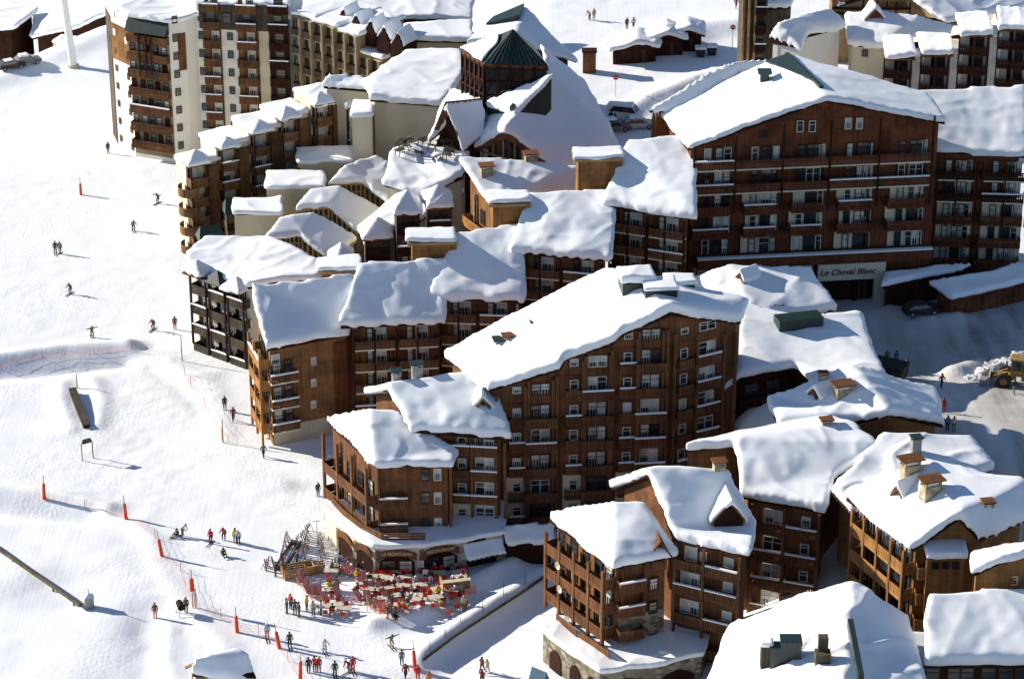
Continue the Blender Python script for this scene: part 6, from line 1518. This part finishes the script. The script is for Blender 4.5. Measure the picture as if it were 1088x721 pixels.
def build_restaurant_terrace():
    c0=chair_thing(); t0=table_thing(); d0=deck_thing(); used={'c':0,'t':0,'d':0}
    rnd=random.Random(11)
    def put(src,key,p,rz):
        o=src if not used[key] else copy_tree(src); used[key]=1
        o.location=p; o.rotation_euler=(0,0,rz); return o
    A=G(398,612).to_2d(); 
    seats=[]
    rows=[]
    # rows of tables, laid out on the flat in front of the arches
    o=G(412,650).to_2d(); u=(G(470,641).to_2d()-o).normalized(); w=(G(452,621).to_2d()-G(436,656).to_2d()).normalized()
    for r in range(6):
        y0=r*2.05
        for k in range(5):
            q=o+u*(k*1.8-.3-r*.35)+w*y0+Vector((rnd.uniform(-.25,.25),rnd.uniform(-.3,.3)))
            if r>=5 and k in(3,): continue
            if rnd.random()<.06: continue
            ang=math.atan2(u.y,u.x)+rnd.uniform(-.3,.3); z=T(q.x,q.y)
            put(t0,'t',(q.x,q.y,z),ang)
            for sx,sy in ((-.4,-1),(.4,-1),(-.4,1),(.4,1)):
                if rnd.random()<.04: continue
                cx=Vector((sx*1.0,sy*.72)); cs,sn=math.cos(ang),math.sin(ang)
                p=q+Vector((cx.x*cs-cx.y*sn,cx.x*sn+cx.y*cs))+Vector((rnd.uniform(-.08,.08),rnd.uniform(-.08,.08)))
                rz=ang+(math.pi if sy<0 else 0)+rnd.uniform(-.2,.2)
                put(c0,'c',(p.x,p.y,T(p.x,p.y)),rz)
                seats.append((p,rz))
    for px,py in ((402,618),(410,622),(420,612),(388,624),(396,632),(480,632),(474,650),(352,612),(362,606),(344,650),(356,648),(366,652),(352,632),(402,606)):
        p=G(px,py); put(t0,'t',p,rnd.uniform(-.4,.4))
        for sy in (-1,1):
            q=p+Vector((rnd.uniform(-.4,.4),sy*.75,0)); q.z=T(q.x,q.y); put(c0,'c',q,(math.pi if sy<0 else 0)+rnd.uniform(-.3,.3)); seats.append((q.to_2d(),(math.pi if sy<0 else 0)))
    # deck chair rows
    for (a,b,n) in (((318,617),(344,641),7),((352,620),(364,636),3),((372,608),(394,634),7),((378,634),(424,664),10),((404,628),(432,652),6)):
        A=G(*a); B=G(*b); d=(B-A); n2=n
        rz=math.atan2(d.y,d.x)-math.pi*.0
        for i in range(n2):
            p=lerp(A,B,(i+.5+rnd.uniform(-.3,.3))/n2)+Vector((rnd.uniform(-.35,.35),rnd.uniform(-.5,.5),0)); p.z=T(p.x,p.y); o_=put(d0,'d',p,rz+math.pi/2+rnd.uniform(-.5,.5))
            if rnd.random()<.38: seats.append((Vector((p.x,p.y)),rz+math.pi/2))
    # sitters
    rnd.shuffle(seats); places=['navy','black','red','tan','olive','pale grey','brown','grey blue','yellow','maroon','white','dark green']
    k=0
    for p,rz in seats[:48]:
        j=rnd.choice(places); t=rnd.choice(['black','navy','grey','brown'])
        person(Vector((p.x,p.y,T(p.x,p.y)-.03)),'chair',j,t,'person in %s jacket and %s trousers seated on the restaurant terrace'%(j,t),rz+rnd.uniform(-.2,.2),rnd.choice(['black','tan','brown','white']),group='guests seated on the restaurant terrace'); k+=1
    # ski racks with skis leaning in them
    ski_cols=[(.4,.05,.04),(.05,.1,.3),(.45,.4,.12),(.03,.03,.03),(.35,.35,.36),(.08,.2,.2),(.03,.03,.03),(.16,.16,.17)]
    def rack(a,b,lab,h=.75,dens=.30):
        A=G(*a); B=G(*b); c=(A+B)/2; c.z=T(c.x,c.y); t=thing('ski_rack',lab,'ski rack',c)
        d=(B-A); L=d.length; u=d.normalized(); n=Vector((-u.y,u.x,0))
        mb=MB()
        for s in (-1,1):
            for e in (0,.5,1): q=lerp(A,B,e)-c; mb.bar(q+n*s*.35,q+Vector((0,0,h)),.045,.045)
        mb.build('leg',M['grey'],t); mb=MB(); mb.bar(A-c+Vector((0,0,h)),B-c+Vector((0,0,h)),.05,.05); mb.build('rail',M['grey'],t)
        for i in range(int(L/dens)):
            q=lerp(A,B,(i+.5)/int(L/dens)); q.z=T(q.x,q.y); s=rnd.choice([-1,1]); hh=1.05+rnd.random()*.3
            for e in (-.05,.05):
                mb=MB(); mb.bar(Vector((0,0,0))+u*e+n*s*.28,u*e+n*s*.0+Vector((0,0,hh)),.09,.03)
                ci=rnd.randrange(len(ski_cols)); cc=ski_cols[ci]; o=mb.build('ski',solid('ski_%d_%d_%d'%tuple(int(x*100) for x in cc),cc,.4),None,q)
                tag(o,'%s ski propped upright in the racks beside the restaurant'%['red','blue','mustard','black','pale grey','dark teal','black','dark grey'][ci],'ski','skis propped in the racks')
    rack((297,606),(305,572),'wooden ski rack nearest the slope, running away from the camera'); rack((322,596),(327,570),'middle wooden ski rack of the three by the restaurant house'); rack((343,592),(340,572),'wooden ski rack closest to the curved arcade')
    rack((352,604),(376,600),'short ski rack in front of the curved arcade wall'); rack((312,584),(330,563),'crowded ski rack between the timber trough and the middle rack',.75,.4); rack((350,610),(368,607),'ski rack just behind the striped deck chairs'); rack((280,606),(290,600),'tiny ski rack out on the open snow')
    # timber crates and the ochre counter
    for px,py,w,d,h,lab,rz in ((317,610,3.2,1.4,1.1,'slatted timber pen beside the ski racks',.35),(306,592,1.0,5.5,.55,'long timber trough slanting between the ski racks',-.25),(334,607,2.0,1.0,1.0,'small timber crate right of the slatted pen',.2)):
        p=G(px,py); t=thing('timber_crate',lab,'crate',p,rz)
        mb=MB()
        for s in (-1,1):
            for k in range(4): mb.box(-w/2,w/2,s*d/2-.03,s*d/2+.03,h*k/4+.03,h*(k+1)/4-.04); mb.box(s*w/2-.03,s*w/2+.03,-d/2+.04,d/2-.04,h*k/4+.03,h*(k+1)/4-.04)
        mb.build('boards',M['tan' if h>.6 else 'grey'],t)
        for sx in (-1,1):
            for sy in (-1,1): q=MB(); q.box(sx*w/2-.07,sx*w/2+.07,sy*d/2-.07,sy*d/2+.07,0,h+.08); q.build('post',M['railgold'],t)
    p=G(485,627); t=thing('drinks_counter','ochre boarded drinks counter at the end of the red tables','counter',p,.25)
    mb=MB(); mb.box(-1.4,1.4,-.06,.06,0,1.05); mb.box(-1.4,-1.28,.06,1.6,0,1.05); mb.box(1.28,1.4,.06,1.6,0,1.05); mb.build('front',M['yellow'],t)
    mb=MB(); mb.box(-1.5,1.5,-.15,.45,1.05,1.12); mb.build('counter_top',M['tabletop'],t)
    for k in range(5): mb=MB(); mb.tube((-.9+k*.45,.9,0),(-.9+k*.45,.9,.9),.16,.13,8); mb.build('barrel',M['dark' if k%2 else 'grey'],t)
    p=G(496,632); t=thing('banner','short red and white banner strip behind the snow bank','banner',p,.2); mb=MB(); mb.box(-.9,.9,-.02,.02,.15,.85); mb.build('cloth',M['pink'],t); 
    for s in (-.9,.9): mb=MB(); mb.tube((s,0,0),(s,0,1.1),.03,.03,6); mb.build('post',M['tan'],t)
    # lamp posts and flag poles of the terrace
    for px,py,h,lab in ((338,600,5.2,'slim grey mast rising among the ski racks'),(390,649,1.9,'thin dark post at the end of the deck chair rows'),(343,660,1.9,'thin dark post at the open side of the deck chairs')):
        p=G(px,py); t=thing('mast',lab,'mast',p); mb=MB(); mb.tube((0,0,0),(0,0,h),.05,.035,8); mb.build('pole',M['steel'],t)
        if h>3: mb=MB(); mb.bar((-.4,0,h),(.4,0,h),.05,.05); mb.build('crossbar',M['steel'],t)
def build_slope_things():
    for a in ((86,207,2.6,'padded orange marker high on the open slope',.0),(47,530,2.9,'orange marker at the lower snow bank near the frame edge',.03),(134,551,2.9,'orange marker just right of the lower snow bank',-.05),(172,590,3.0,'orange marker where the pink net bends',-.12),
              (252,671,2.9,'orange marker above the small snowy hut',-.02),(297,688,2.9,'leaning orange marker between two standing people',-.15),(319,721,3.1,'orange marker at the foot of the pink net',.05),(441,711,3.4,'orange marker at the lower end of the timber ramp edge',-.05)): marker(*a)
    p=G(205,645); t=thing('slope_post','tall post wrapped in orange padding with a bundle of poles','post',p); mb=MB(); mb.tube((0,0,0),(0,0,4.4),.06,.05,7); mb.build('pole',M['tan'],t)
    mb=MB(); mb.tube((0,0,2.0),(0,0,3.3),.24,.22,10); mb.build('pad',M['orange'],t)
    for k in range(3): mb=MB(); mb.tube((.2+.1*k,.1,0),(.1+.12*k,.05,3.2-.5*k),.035,.03,6); mb.build('leaning_pole',M['brown' if k else 'orange'],t)
    net([(196,398),(203,412),(218,435),(236,468)],'sagging orange net slanting down below the honey timber chalet',1.3)
    net([(0,391),(45,380),(100,376),(140,371)],'faint orange net along the top of the long snow bank',.7,.7)
    net([(47,530),(90,538),(134,551)],'pink net between the first two lower markers',.8,.6)
    net([(134,551),(165,572),(172,590)],'pink net running down to the leaning marker',1.0,.5)
    net([(172,590),(192,607),(205,645)],'pink net from the leaning marker to the tall padded post',1.0,.5)
    net([(205,645),(235,657),(252,671),(275,674),(297,688)],'pink net along the trodden edge above the small hut',1.0,.5)
    net([(297,688),(306,702),(319,721)],'pink net in the lowest stretch by the bottom edge',1.1,.45)
    # pole markers for net at the chalet
    for px,py,h,lab in ((193.5,383,3.2,'bare wooden post at the top of the slanting orange net'),(237,470,2.9,'bare wooden post at the bottom of the slanting orange net'),(82,412,1.8,'thin stake above the dark rail box')):
        q=G(px,py); m=MB(); m.tube((0,0,0),(0,0,h),.08,.06,7); tag(m.build('wooden_post',M['tan'],None,q),lab,'post')
    # funbox rail
    A=G(77,417); B=G(92,455); c=(A+B)/2; t=thing('rail_box','long dark sliding box half buried in the ring of snow','rail box',c)
    u=(B-A).normalized(); mb=MB(); mb.bar(A-c+Vector((0,0,.62)),B-c+Vector((0,0,.42)),.9,.10); mb.build('top',M['grey'],t); mb=MB(); mb.bar(A-c+Vector((0,0,.1)),B-c+Vector((0,0,-.1)),.7,.9); mb.build('body',M['dark'],t)
    # start frame
    A=G(87.5,489); B=G(99,486); c=A; t=thing('start_frame','small yellowish tube gate with a rounded top, below the dark rail box','frame',c); mb=MB()
    d=B-A; pts=[Vector((0,0,0)),Vector((0,0,2.0)),d*.2+Vector((0,0,2.5)),d*.8+Vector((0,0,2.5)),d+Vector((0,0,2.0)),d]
    for i,(a,b) in enumerate(zip(pts,pts[1:])): mb.tube(a,b,.07,.07,7)
    mb.build('tube',M['tan'],t); mb=MB(); mb.bar(d*.12+Vector((0,0,2.25)),d*.88+Vector((0,0,2.25)),.25,.45); mb.build('crosspiece',M['grey'],t)
    # long pipe with a pump cabinet
    A=G(-14,578); B=G(86,647); c=B; t=thing('long_pipe','long dark pipe lying diagonally across the lower slope','pipe',c)
    n=14; seg=[lerp(A,B,i/n) for i in range(n+1)]; za,zb=T(A.x,A.y)+.5,T(B.x,B.y)+.5; seg=[Vector((p.x,p.y,max(lerp(za,zb,i/n),T(p.x,p.y)+.12))) for i,p in enumerate(seg)]; mb=MB()
    for a,b in zip(seg,seg[1:]): mb.tube(a-c,b-c,.22,.22,8)
    mb.build('tube',M['grey'],t)
    for p in seg[1::3]: m=MB(); m.bar(p-c-Vector((0,0,.9)),p-c,.15,.15); m.build('support',M['dark'],t)
    p=G(95,645); t=thing('pump_cabinet','small grey cabinet at the lower end of the long pipe','cabinet',p,.3); mb=MB(); mb.box(-.45,.45,-.4,.4,0,1.3); mb.build('body',M['greymetal'],t); mb=MB(); mb.add([(-.52,-.46,1.3),(.52,-.46,1.3),(.52,.46,1.3),(-.52,.46,1.3),(0,0,1.7)],[(0,1,4),(1,2,4),(2,3,4),(3,0,4),(3,2,1,0)]); mb.build('lid',M['roofsnow'],t); mb=MB(); mb.tube((0,0,1.7),(0,0,2.2),.05,.05); mb.build('vent',M['steel'],t)
    p=G(192,652); t=thing('snow_gun','small dark machine on legs beside the tall padded post','snow gun',p,.4); mb=MB(); mb.tube((0,-.5,1.0),(0,.5,1.15),.38,.32,12); mb.build('barrel',M['dark'],t)
    for k in range(3): a=k*2.1; mb=MB(); mb.tube((0,0,.9),(.7*math.cos(a),.7*math.sin(a),0),.05,.05); mb.build('leg',M['steel'],t)
    # snow heap by it
    # snowy hut at the bottom and a wooden trestle
    A=V(203,716,z=2.0); v=[V(205,716,z=1.9),V(272,718,z=1.6),V(264,701,z=2.3,t=.5),V(250,693,z=2.6,t=.6),V(206,708,z=2.3,t=.4)]
    house('snowy_hut','low hut at the bottom edge completely capped by smooth snow','hut',v,[[0,1,2,3,4]],.3,wall='tan',over=.5,snow=1.2,rough=.04)
    p=G(205,724); t=thing('trestle','small wooden trestle sticking out of the snow beside the low hut','trestle',p,.3); mb=MB(); mb.bar((-.7,0,1.7),(.55,.0,2.1),.35,.12); mb.build('board',M['tan'],t)
    for sx in (-.1,.45): mb=MB(); mb.bar((sx,0,0),(.1,0,1.9),.12,.12); mb.build('leg',M['tan'],t)
    # ramp: timber edging and slim fence posts
    A=G(447,698); pts=[G(447,699),G(480,674),G(520,648),G(560,622),G(586,604)]; c=pts[0]; t=thing('ramp_edging','timber edge board along the sunken ramp beside the snow bank','edging',c)
    mb=MB()
    for a,b in zip(pts,pts[1:]): mb.bar(a-c+Vector((.25,-.25,.0)),b-c+Vector((.25,-.25,.0)),.14,.32)
    mb.build('board',M['grey'],t)
    for i,(px,py) in enumerate(((457,692),(473,677),(489,660),(513,650),(535,633),(558,620))):
        p=G(px,py); mb=MB(); mb.tube((0,0,0),(0,0,1.9),.035,.03,6); o=mb.build('fence_post',M['rope'],None,p); tag(o,'thin dark post on the snow bank along the ramp','post','thin posts along the ramp')
    p=G(573,722); t=thing('blue_shelter','small steep blue grey roof at the bottom edge before the stone arcade','shelter',p,.9); mb=MB(); mb.add([(-.55,-.9,0),(.55,-.9,0),(0,-.9,1.2),(-.55,.9,0),(.55,.9,0),(0,.9,1.2)],[(0,1,2),(5,4,3),(0,2,5,3),(1,4,5,2),(0,3,4,1)]); mb.build('roof',solid('blue_grey_sheet',(.05,.10,.15),.5),t); mb=MB(); mb.box(-.45,.45,-.8,.8,-.6,-.002); mb.build('wall',M['grey'],t)
    # low snow covered annex between restaurant and central block
    v=[V(538,576,z=2.7),V(588,578,z=2.7),V(588,558,z=3.6,t=.5),V(533,556,z=3.6,t=.5)]
    house('store_shed','low dark store with a soft snow roof between the restaurant and the corner chalet','shed',v,[[0,1,2,3]],-.5,wall='dark',over=.6,snow=.55)
    # white lift mast at top left
    p=G(78,71); t=thing('lift_mast','tall white mast leaning slightly at the crest of the slope','mast',p); t.rotation_euler=(0,-.07,0)
    mb=MB(); mb.tube((0,0,-.3),(0,0,24),.62,.48,14); mb.build('tube',solid('white_painted_steel',(.72,.72,.70),.5),t); mb=MB(); mb.tube((0,0,-.3),(0,0,.35),.95,.9,14); mb.build('footing',M['beige'],t)
    # far roofs at the top left
    z=V(110,55,Y=416).z
    for lab,v,w in (('far dark walled house beyond the crest with a shaded snow roof',[V(34,41,Y=446),V(84,29,Y=446),V(123,12,Y=450),V(112,-8,Y=464,t=.5),V(38,4,Y=464,t=.5)],'dark'),
                    ('farthest snow roof at the very corner of the view',[V(-30,34,Y=448),V(14,32,Y=446),V(40,8,Y=456,t=.5),V(-20,0,Y=462,t=.5)],'dark')):
        vs=v; house('distant_house',lab,'house',vs,[list(range(len(vs)))],vs[0].z-9,wall=w,over=.9,snow=.8)
    A=V(56,42,Y=434); B=V(93,47,Y=432); t=thing('retaining_wall','low concrete wall beyond the crest beside the far house','wall',Vector((A.x,A.y,A.z-7))); block(t,'wall',rect(A,B,3),A.z-9,A.z-.5,'beige',.4)
    for px,py,c,lab in ((12,73,'black','dark car parked beyond the crest, the lower of two'),(29,68,'grey','dark car parked beyond the crest, the upper of two')): car(px,py,c,lab,.5)
def car(px,py,col,label,rz=0,van=False,z=None,snow=True):
    p=G(px,py); t=thing('van' if van else 'parked_car',label,'van' if van else 'car',p,rz)
    H1=.95 if not van else 1.25; H2=1.45 if not van else 2.1; L=2.1 if not van else 2.4; w=.85
    prof=[(-L,.35),(L,.35),(L,H1*.85),(L*.55,H1)] if not van else [(-L,.35),(L,.35),(L,H1*.9),(L*.78,H1)]
    roof=[(L*.18,H2),(-L*.62,H2),(-L*.92,H1)] if not van else [(L*.5,H2),(-L*.98,H2),(-L,H1)]
    pr=prof+roof; n=len(pr); mb=MB(); 
    vs=[(x,-w*(1 if z<=H1+.01 else .84),z) for x,z in pr]+[(x,w*(1 if z<=H1+.01 else .84),z) for x,z in pr]
    mb.add(vs,[tuple(range(n)),tuple(range(n,2*n))[::-1]]+[(i,(i+1)%n,n+(i+1)%n,n+i) for i in range(n)]); mb.build('body',solid(col.replace(' ','_')+'_car_paint',COLS[col],.35),t)
    gl=MB(); a,b=pr[3],pr[4]
    for s in (-1,1):
        q=[(b[0]-.05,s*(w*.855),H2-.1),(-L*.58,s*(w*.855),H2-.1),(-L*.84,s*(w*.985),H1+.05),(a[0]-.2,s*(w*.985),H1+.05)]
        q2=[(x,y+s*.025,zz) for x,y,zz in q]; gl.add(q+q2,[(0,1,2,3),(7,6,5,4),(0,4,5,1),(1,5,6,2),(2,6,7,3),(3,7,4,0)])
    gl.build('side_window',M['glass'],t)
    gl=MB(); 
    f=lambda k:(a[0]+(b[0]-a[0])*k+.03,a[1]+(b[1]-a[1])*k+.03)
    (x0,z0),(x1,z1)=f(.08),f(.9); gl.add([(x0,-w*.85,z0),(x0,w*.85,z0),(x1,w*.74,z1),(x1,-w*.74,z1),(x0-.06,-w*.85,z0-.06),(x0-.06,w*.85,z0-.06),(x1-.06,w*.74,z1-.06),(x1-.06,-w*.74,z1-.06)],[(0,1,2,3),(7,6,5,4),(0,4,5,1),(1,5,6,2),(2,6,7,3),(3,7,4,0)]); gl.build('windscreen',M['glass'],t)
    for sx in (-.62,.64):
        for s in (-1,1):
            wh=MB(); wh.tube((sx*L,s*w*.80,.33),(sx*L,s*(w+.03),.33),.33,.33,14); o=wh.build('wheel',M['black'],t); hb=MB(); hb.tube((sx*L,s*w*.9,.33),(sx*L,s*(w+.05),.33),.18,.16,10); hb.build('rim',M['steel'],o)
    for s in (-.6,.6): hl=MB(); hl.box(L-.03,L+.03,s*w-.14,s*w+.14,H1*.6,H1*.8); hl.build('headlight',M['curtain'],t)
    if snow:
        vs=[Vector((x,y,H2)) for x,y in((-L*.6 if not van else -L*.95,-w*.8),(L*.16 if not van else L*.45,-w*.8),(L*.16 if not van else L*.45,w*.8),(-L*.6 if not van else -L*.95,w*.8))]
        snow_on(None,vs,[[0,1,2,3]],.22,vox=.1,grow=.0,sm=3).parent=t
    return t
def build_square_things():
    car(978,333,'black','dark estate car parked against the red board shed',.25,snow=False); 
    car(664,127,'white','white van parked behind the steep hall, the upper of the vehicles',-.3,van=True); car(678,136,'pale grey','pale car parked in front of the white van',.15); car(652,139,'grey','grey car parked nearest the steep hall roof',.3)
    # dark covered trailer
    p=G(945,404); t=thing('trailer','dark covered trailer beside the low snow roof at the edge of the square','trailer',p,-.5); mb=MB(); mb.box(-1.6,1.6,-1.0,1.0,.5,1.9); mb.build('box',M['grey'],t); mb=MB(); mb.add([(-1.8,-1.15,1.9),(1.8,-1.15,1.9),(1.8,1.15,2.1),(-1.8,1.15,2.1),(-1.8,-1.15,2.0),(1.8,-1.15,2.0),(1.8,1.15,2.2),(-1.8,1.15,2.2)],[(3,2,1,0),(4,5,6,7),(0,1,5,4),(1,2,6,5),(2,3,7,6),(3,0,4,7)]); mb.build('cover',M['black'],t)
    for s in (-1,1): w=MB(); w.tube((0,s*.85,.4),(0,s*1.1,.4),.4,.4,14); w.build('wheel',M['black'],t)
    # wheel loader
    p=G(1079,409); t=thing('wheel_loader','ochre wheel loader pushing a heap of snow at the frame edge','loader',p,math.pi-.25)
    mb=MB(); mb.box(-2.9,-.6,-.8,.8,.9,1.9); mb.add([(-2.9,-.75,1.9),(-.8,-.75,1.9),(-.8,.75,1.9),(-2.9,.75,1.9),(-2.7,-.6,2.2),(-.8,-.6,2.3),(-.8,.6,2.3),(-2.7,.6,2.2)],[(3,2,1,0),(4,5,6,7),(0,1,5,4),(1,2,6,5),(2,3,7,6),(3,0,4,7)]); mb.build('engine_cover',M['yellow'],t)
    mb=MB(); mb.box(.0,2.1,-.55,.55,.8,1.35); mb.build('front_frame',M['yellow'],t)
    mb=MB(); mb.box(-.75,.6,-.72,.72,1.35,2.0); mb.box(-.82,.68,-.8,.8,3.2,3.36); 
    for x in (-.7,.52):
        for y in (-.7,.62): mb.box(x,x+.09,y,y+.09,2.0,3.2)
    cab=mb.build('cab',M['yellow'],t); mb=MB(); mb.box(-.6,.5,-.6,.6,2.01,3.19); mb.build('pane',M['glass'],cab)
    for x in (-1.9,1.25):
        for s in (-1,1):
            w=MB(); w.tube((x,s*.75,.85),(x,s*1.3,.85),.85,.85,20); o=w.build('wheel',M['black'],t); r=MB(); r.tube((x,s*.9,.85),(x,s*1.33,.85),.42,.38,14); r.build('rim',M['yellow'],o)
    for s in (-.45,.45): mb=MB(); mb.bar((.9,s,1.6),(3.0,s,.7),.18,.3); mb.build('lift_arm',M['yellow'],t)
    mb=MB(); mb.add([(2.9,-1.4,.1),(3.9,-1.4,.05),(2.9,-1.4,1.2),(2.9,1.4,.1),(3.9,1.4,.05),(2.9,1.4,1.2),(2.75,-1.4,.1),(2.75,1.4,.1),(2.75,-1.4,1.3),(2.75,1.4,1.3)],[(0,3,4,1),(6,8,9,7),(0,1,2),(3,5,4),(8,2,5,9),(6,7,3,0),(0,2,8,6),(3,7,9,5)]); mb.build('bucket',M['greymetal'],t)
    mb=MB(); mb.tube((-1.6,.4,2.2),(-1.6,.4,3.0),.07,.07); mb.build('exhaust',M['black'],t)
    # heap of cleared snow
    for i,(px,py,w,d,h) in enumerate(((1050,398,2.0,1.2,.8),(1064,392,2.6,1.6,1.1),(1038,402,1.8,1.0,.45),(1090,384,2.8,1.6,1.0))):
        p=G(px,py); mb=MB(); n=44; m_=16; vs=[]; off=Vector((i*31,7,0))
        for j in range(m_):
            r=math.cos(.5*math.pi*j/m_); zz=math.sin(.5*math.pi*j/m_)
            for k in range(n):
                a=2*math.pi*k/n; c=Vector((w*r*math.cos(a),d*r*math.sin(a),h*zz))
                q=1+.28*noise.noise(c*.9+off)+.22*noise.noise(c*2.3+off)+.12*noise.noise(c*5+off)
                vs.append((c.x*q,c.y*q,c.z*q-.1))
        fs=[(j*n+k,j*n+(k+1)%n,(j+1)*n+(k+1)%n,(j+1)*n+k) for j in range(m_-1) for k in range(n)]+[tuple(range((m_-1)*n,m_*n)),tuple(range(n))[::-1]]
        mb.add(vs,fs); o=mb.build('snow_heap',M['dirtysnow'],None,p); tag(o,['gritty heap of cleared snow right in front of the loader bucket','tallest gritty snow heap above the loader bucket','small outlying clod heap farthest from the loader','gritty snow heap behind the loader at the frame edge'][i],'snow heap')
    # huts along the far road
    for px,py,w,lab in ((674,68,6.4,'largest snow capped hut at the near end of the hut row'),(705,60,5.8,'second snow capped hut in the hut row behind the steeple'),(727,55,5.2,'third snow capped hut in the hut row behind the steeple')):
        p=G(px,py); s=10/ (p.y/300.); A=p+Vector((-w/2,0,0)); B=p+Vector((w/2,.8,0)); z=p.z+2.5
        v=[A+Vector((-.3,-.6,2.3)),(A+B)/2+Vector((.4,-.7,3.2)),B+Vector((.3,-.5,2.3)),B+Vector((.5,4.2,2.4)),(A+B)/2+Vector((.6,4.5,3.3)),A+Vector((-.2,4,2.4))]
        h=house('wooden_hut',lab,'hut',v,[[0,1,4,5],[1,2,3,4]],p.z,wall='dark',over=.5,snow=.75,group='snow capped huts behind the steeple'); f=Fac(h.root,h.w[0],h.w[2]); f.win(f.L*.3,p.z+1.2,1.0,1.1,'dark',3); f.panel(f.L*.6,f.L*.75,p.z,p.z+1.9,'frame','door',.1,.03)
    for px,py,lab in ((744,60,'dark waste bin beside the third hut'),(756,58,'dark waste bin farther from the huts')):
        p=G(px,py); t=thing('waste_bin',lab,'bin',p); mb=MB(); mb.add([(-.55,-.45,0),(.55,-.45,0),(.55,.45,0),(-.55,.45,0),(-.7,-.6,1.2),(.7,-.6,1.2),(.7,.6,1.2),(-.7,.6,1.2)],[(3,2,1,0),(4,5,6,7),(0,1,5,4),(1,2,6,5),(2,3,7,6),(3,0,4,7)]); mb.build('body',M['green'],t); mb=MB(); mb.box(-.75,.75,-.65,.65,1.2,1.5); mb.build('lid',M['roofsnow'],t)
    for px,py,h,lab in ((654,103,3.2,'small round red road sign beside the steep hall roof'),(778,52,3.6,'round red road sign on the far bank left of the weathered tower')):
        p=G(px,py); t=thing('road_sign',lab,'road sign',p); mb=MB(); mb.tube((0,0,0),(0,0,h),.05,.05,7); mb.build('post',M['steel'],t); mb=MB(); mb.tube((0,-.06,h-.35),(0,-.10,h-.35),.38,.38,16); mb.build('sign_plate',M['chairred'],t); mb=MB(); mb.box(-.24,.24,-.125,-.101,h-.42,h-.28); mb.build('bar',M['white'],t)
    p=G(626,76); t=thing('chimney_block','square dark chimney block behind the steep hall roof','chimney',p); mb=MB(); mb.box(-.9,.9,-.7,.7,-1,3.0); mb.build('shaft',M['rail'],t); mb=MB(); mb.box(-1.05,1.05,-.85,.85,3.0,3.2); mb.build('cap',M['dark'],t)
def build_props():
    build_slope_things(); build_square_things(); build_restaurant_terrace(); build_people()
# =====================================================================  ASSEMBLE
build_terrain()
build_hotel(); build_hotel_wing(); build_central(); build_restaurant(); build_front(); build_row(); build_right()
build_tower(); build_terrace(); build_middle(); build_church(); build_upper_right()
if 'build_props' in globals(): build_props()
build_light(); build_camera()
for c in list(COL.children):
    if c.name=='workbench': bpy.data.collections.remove(c)
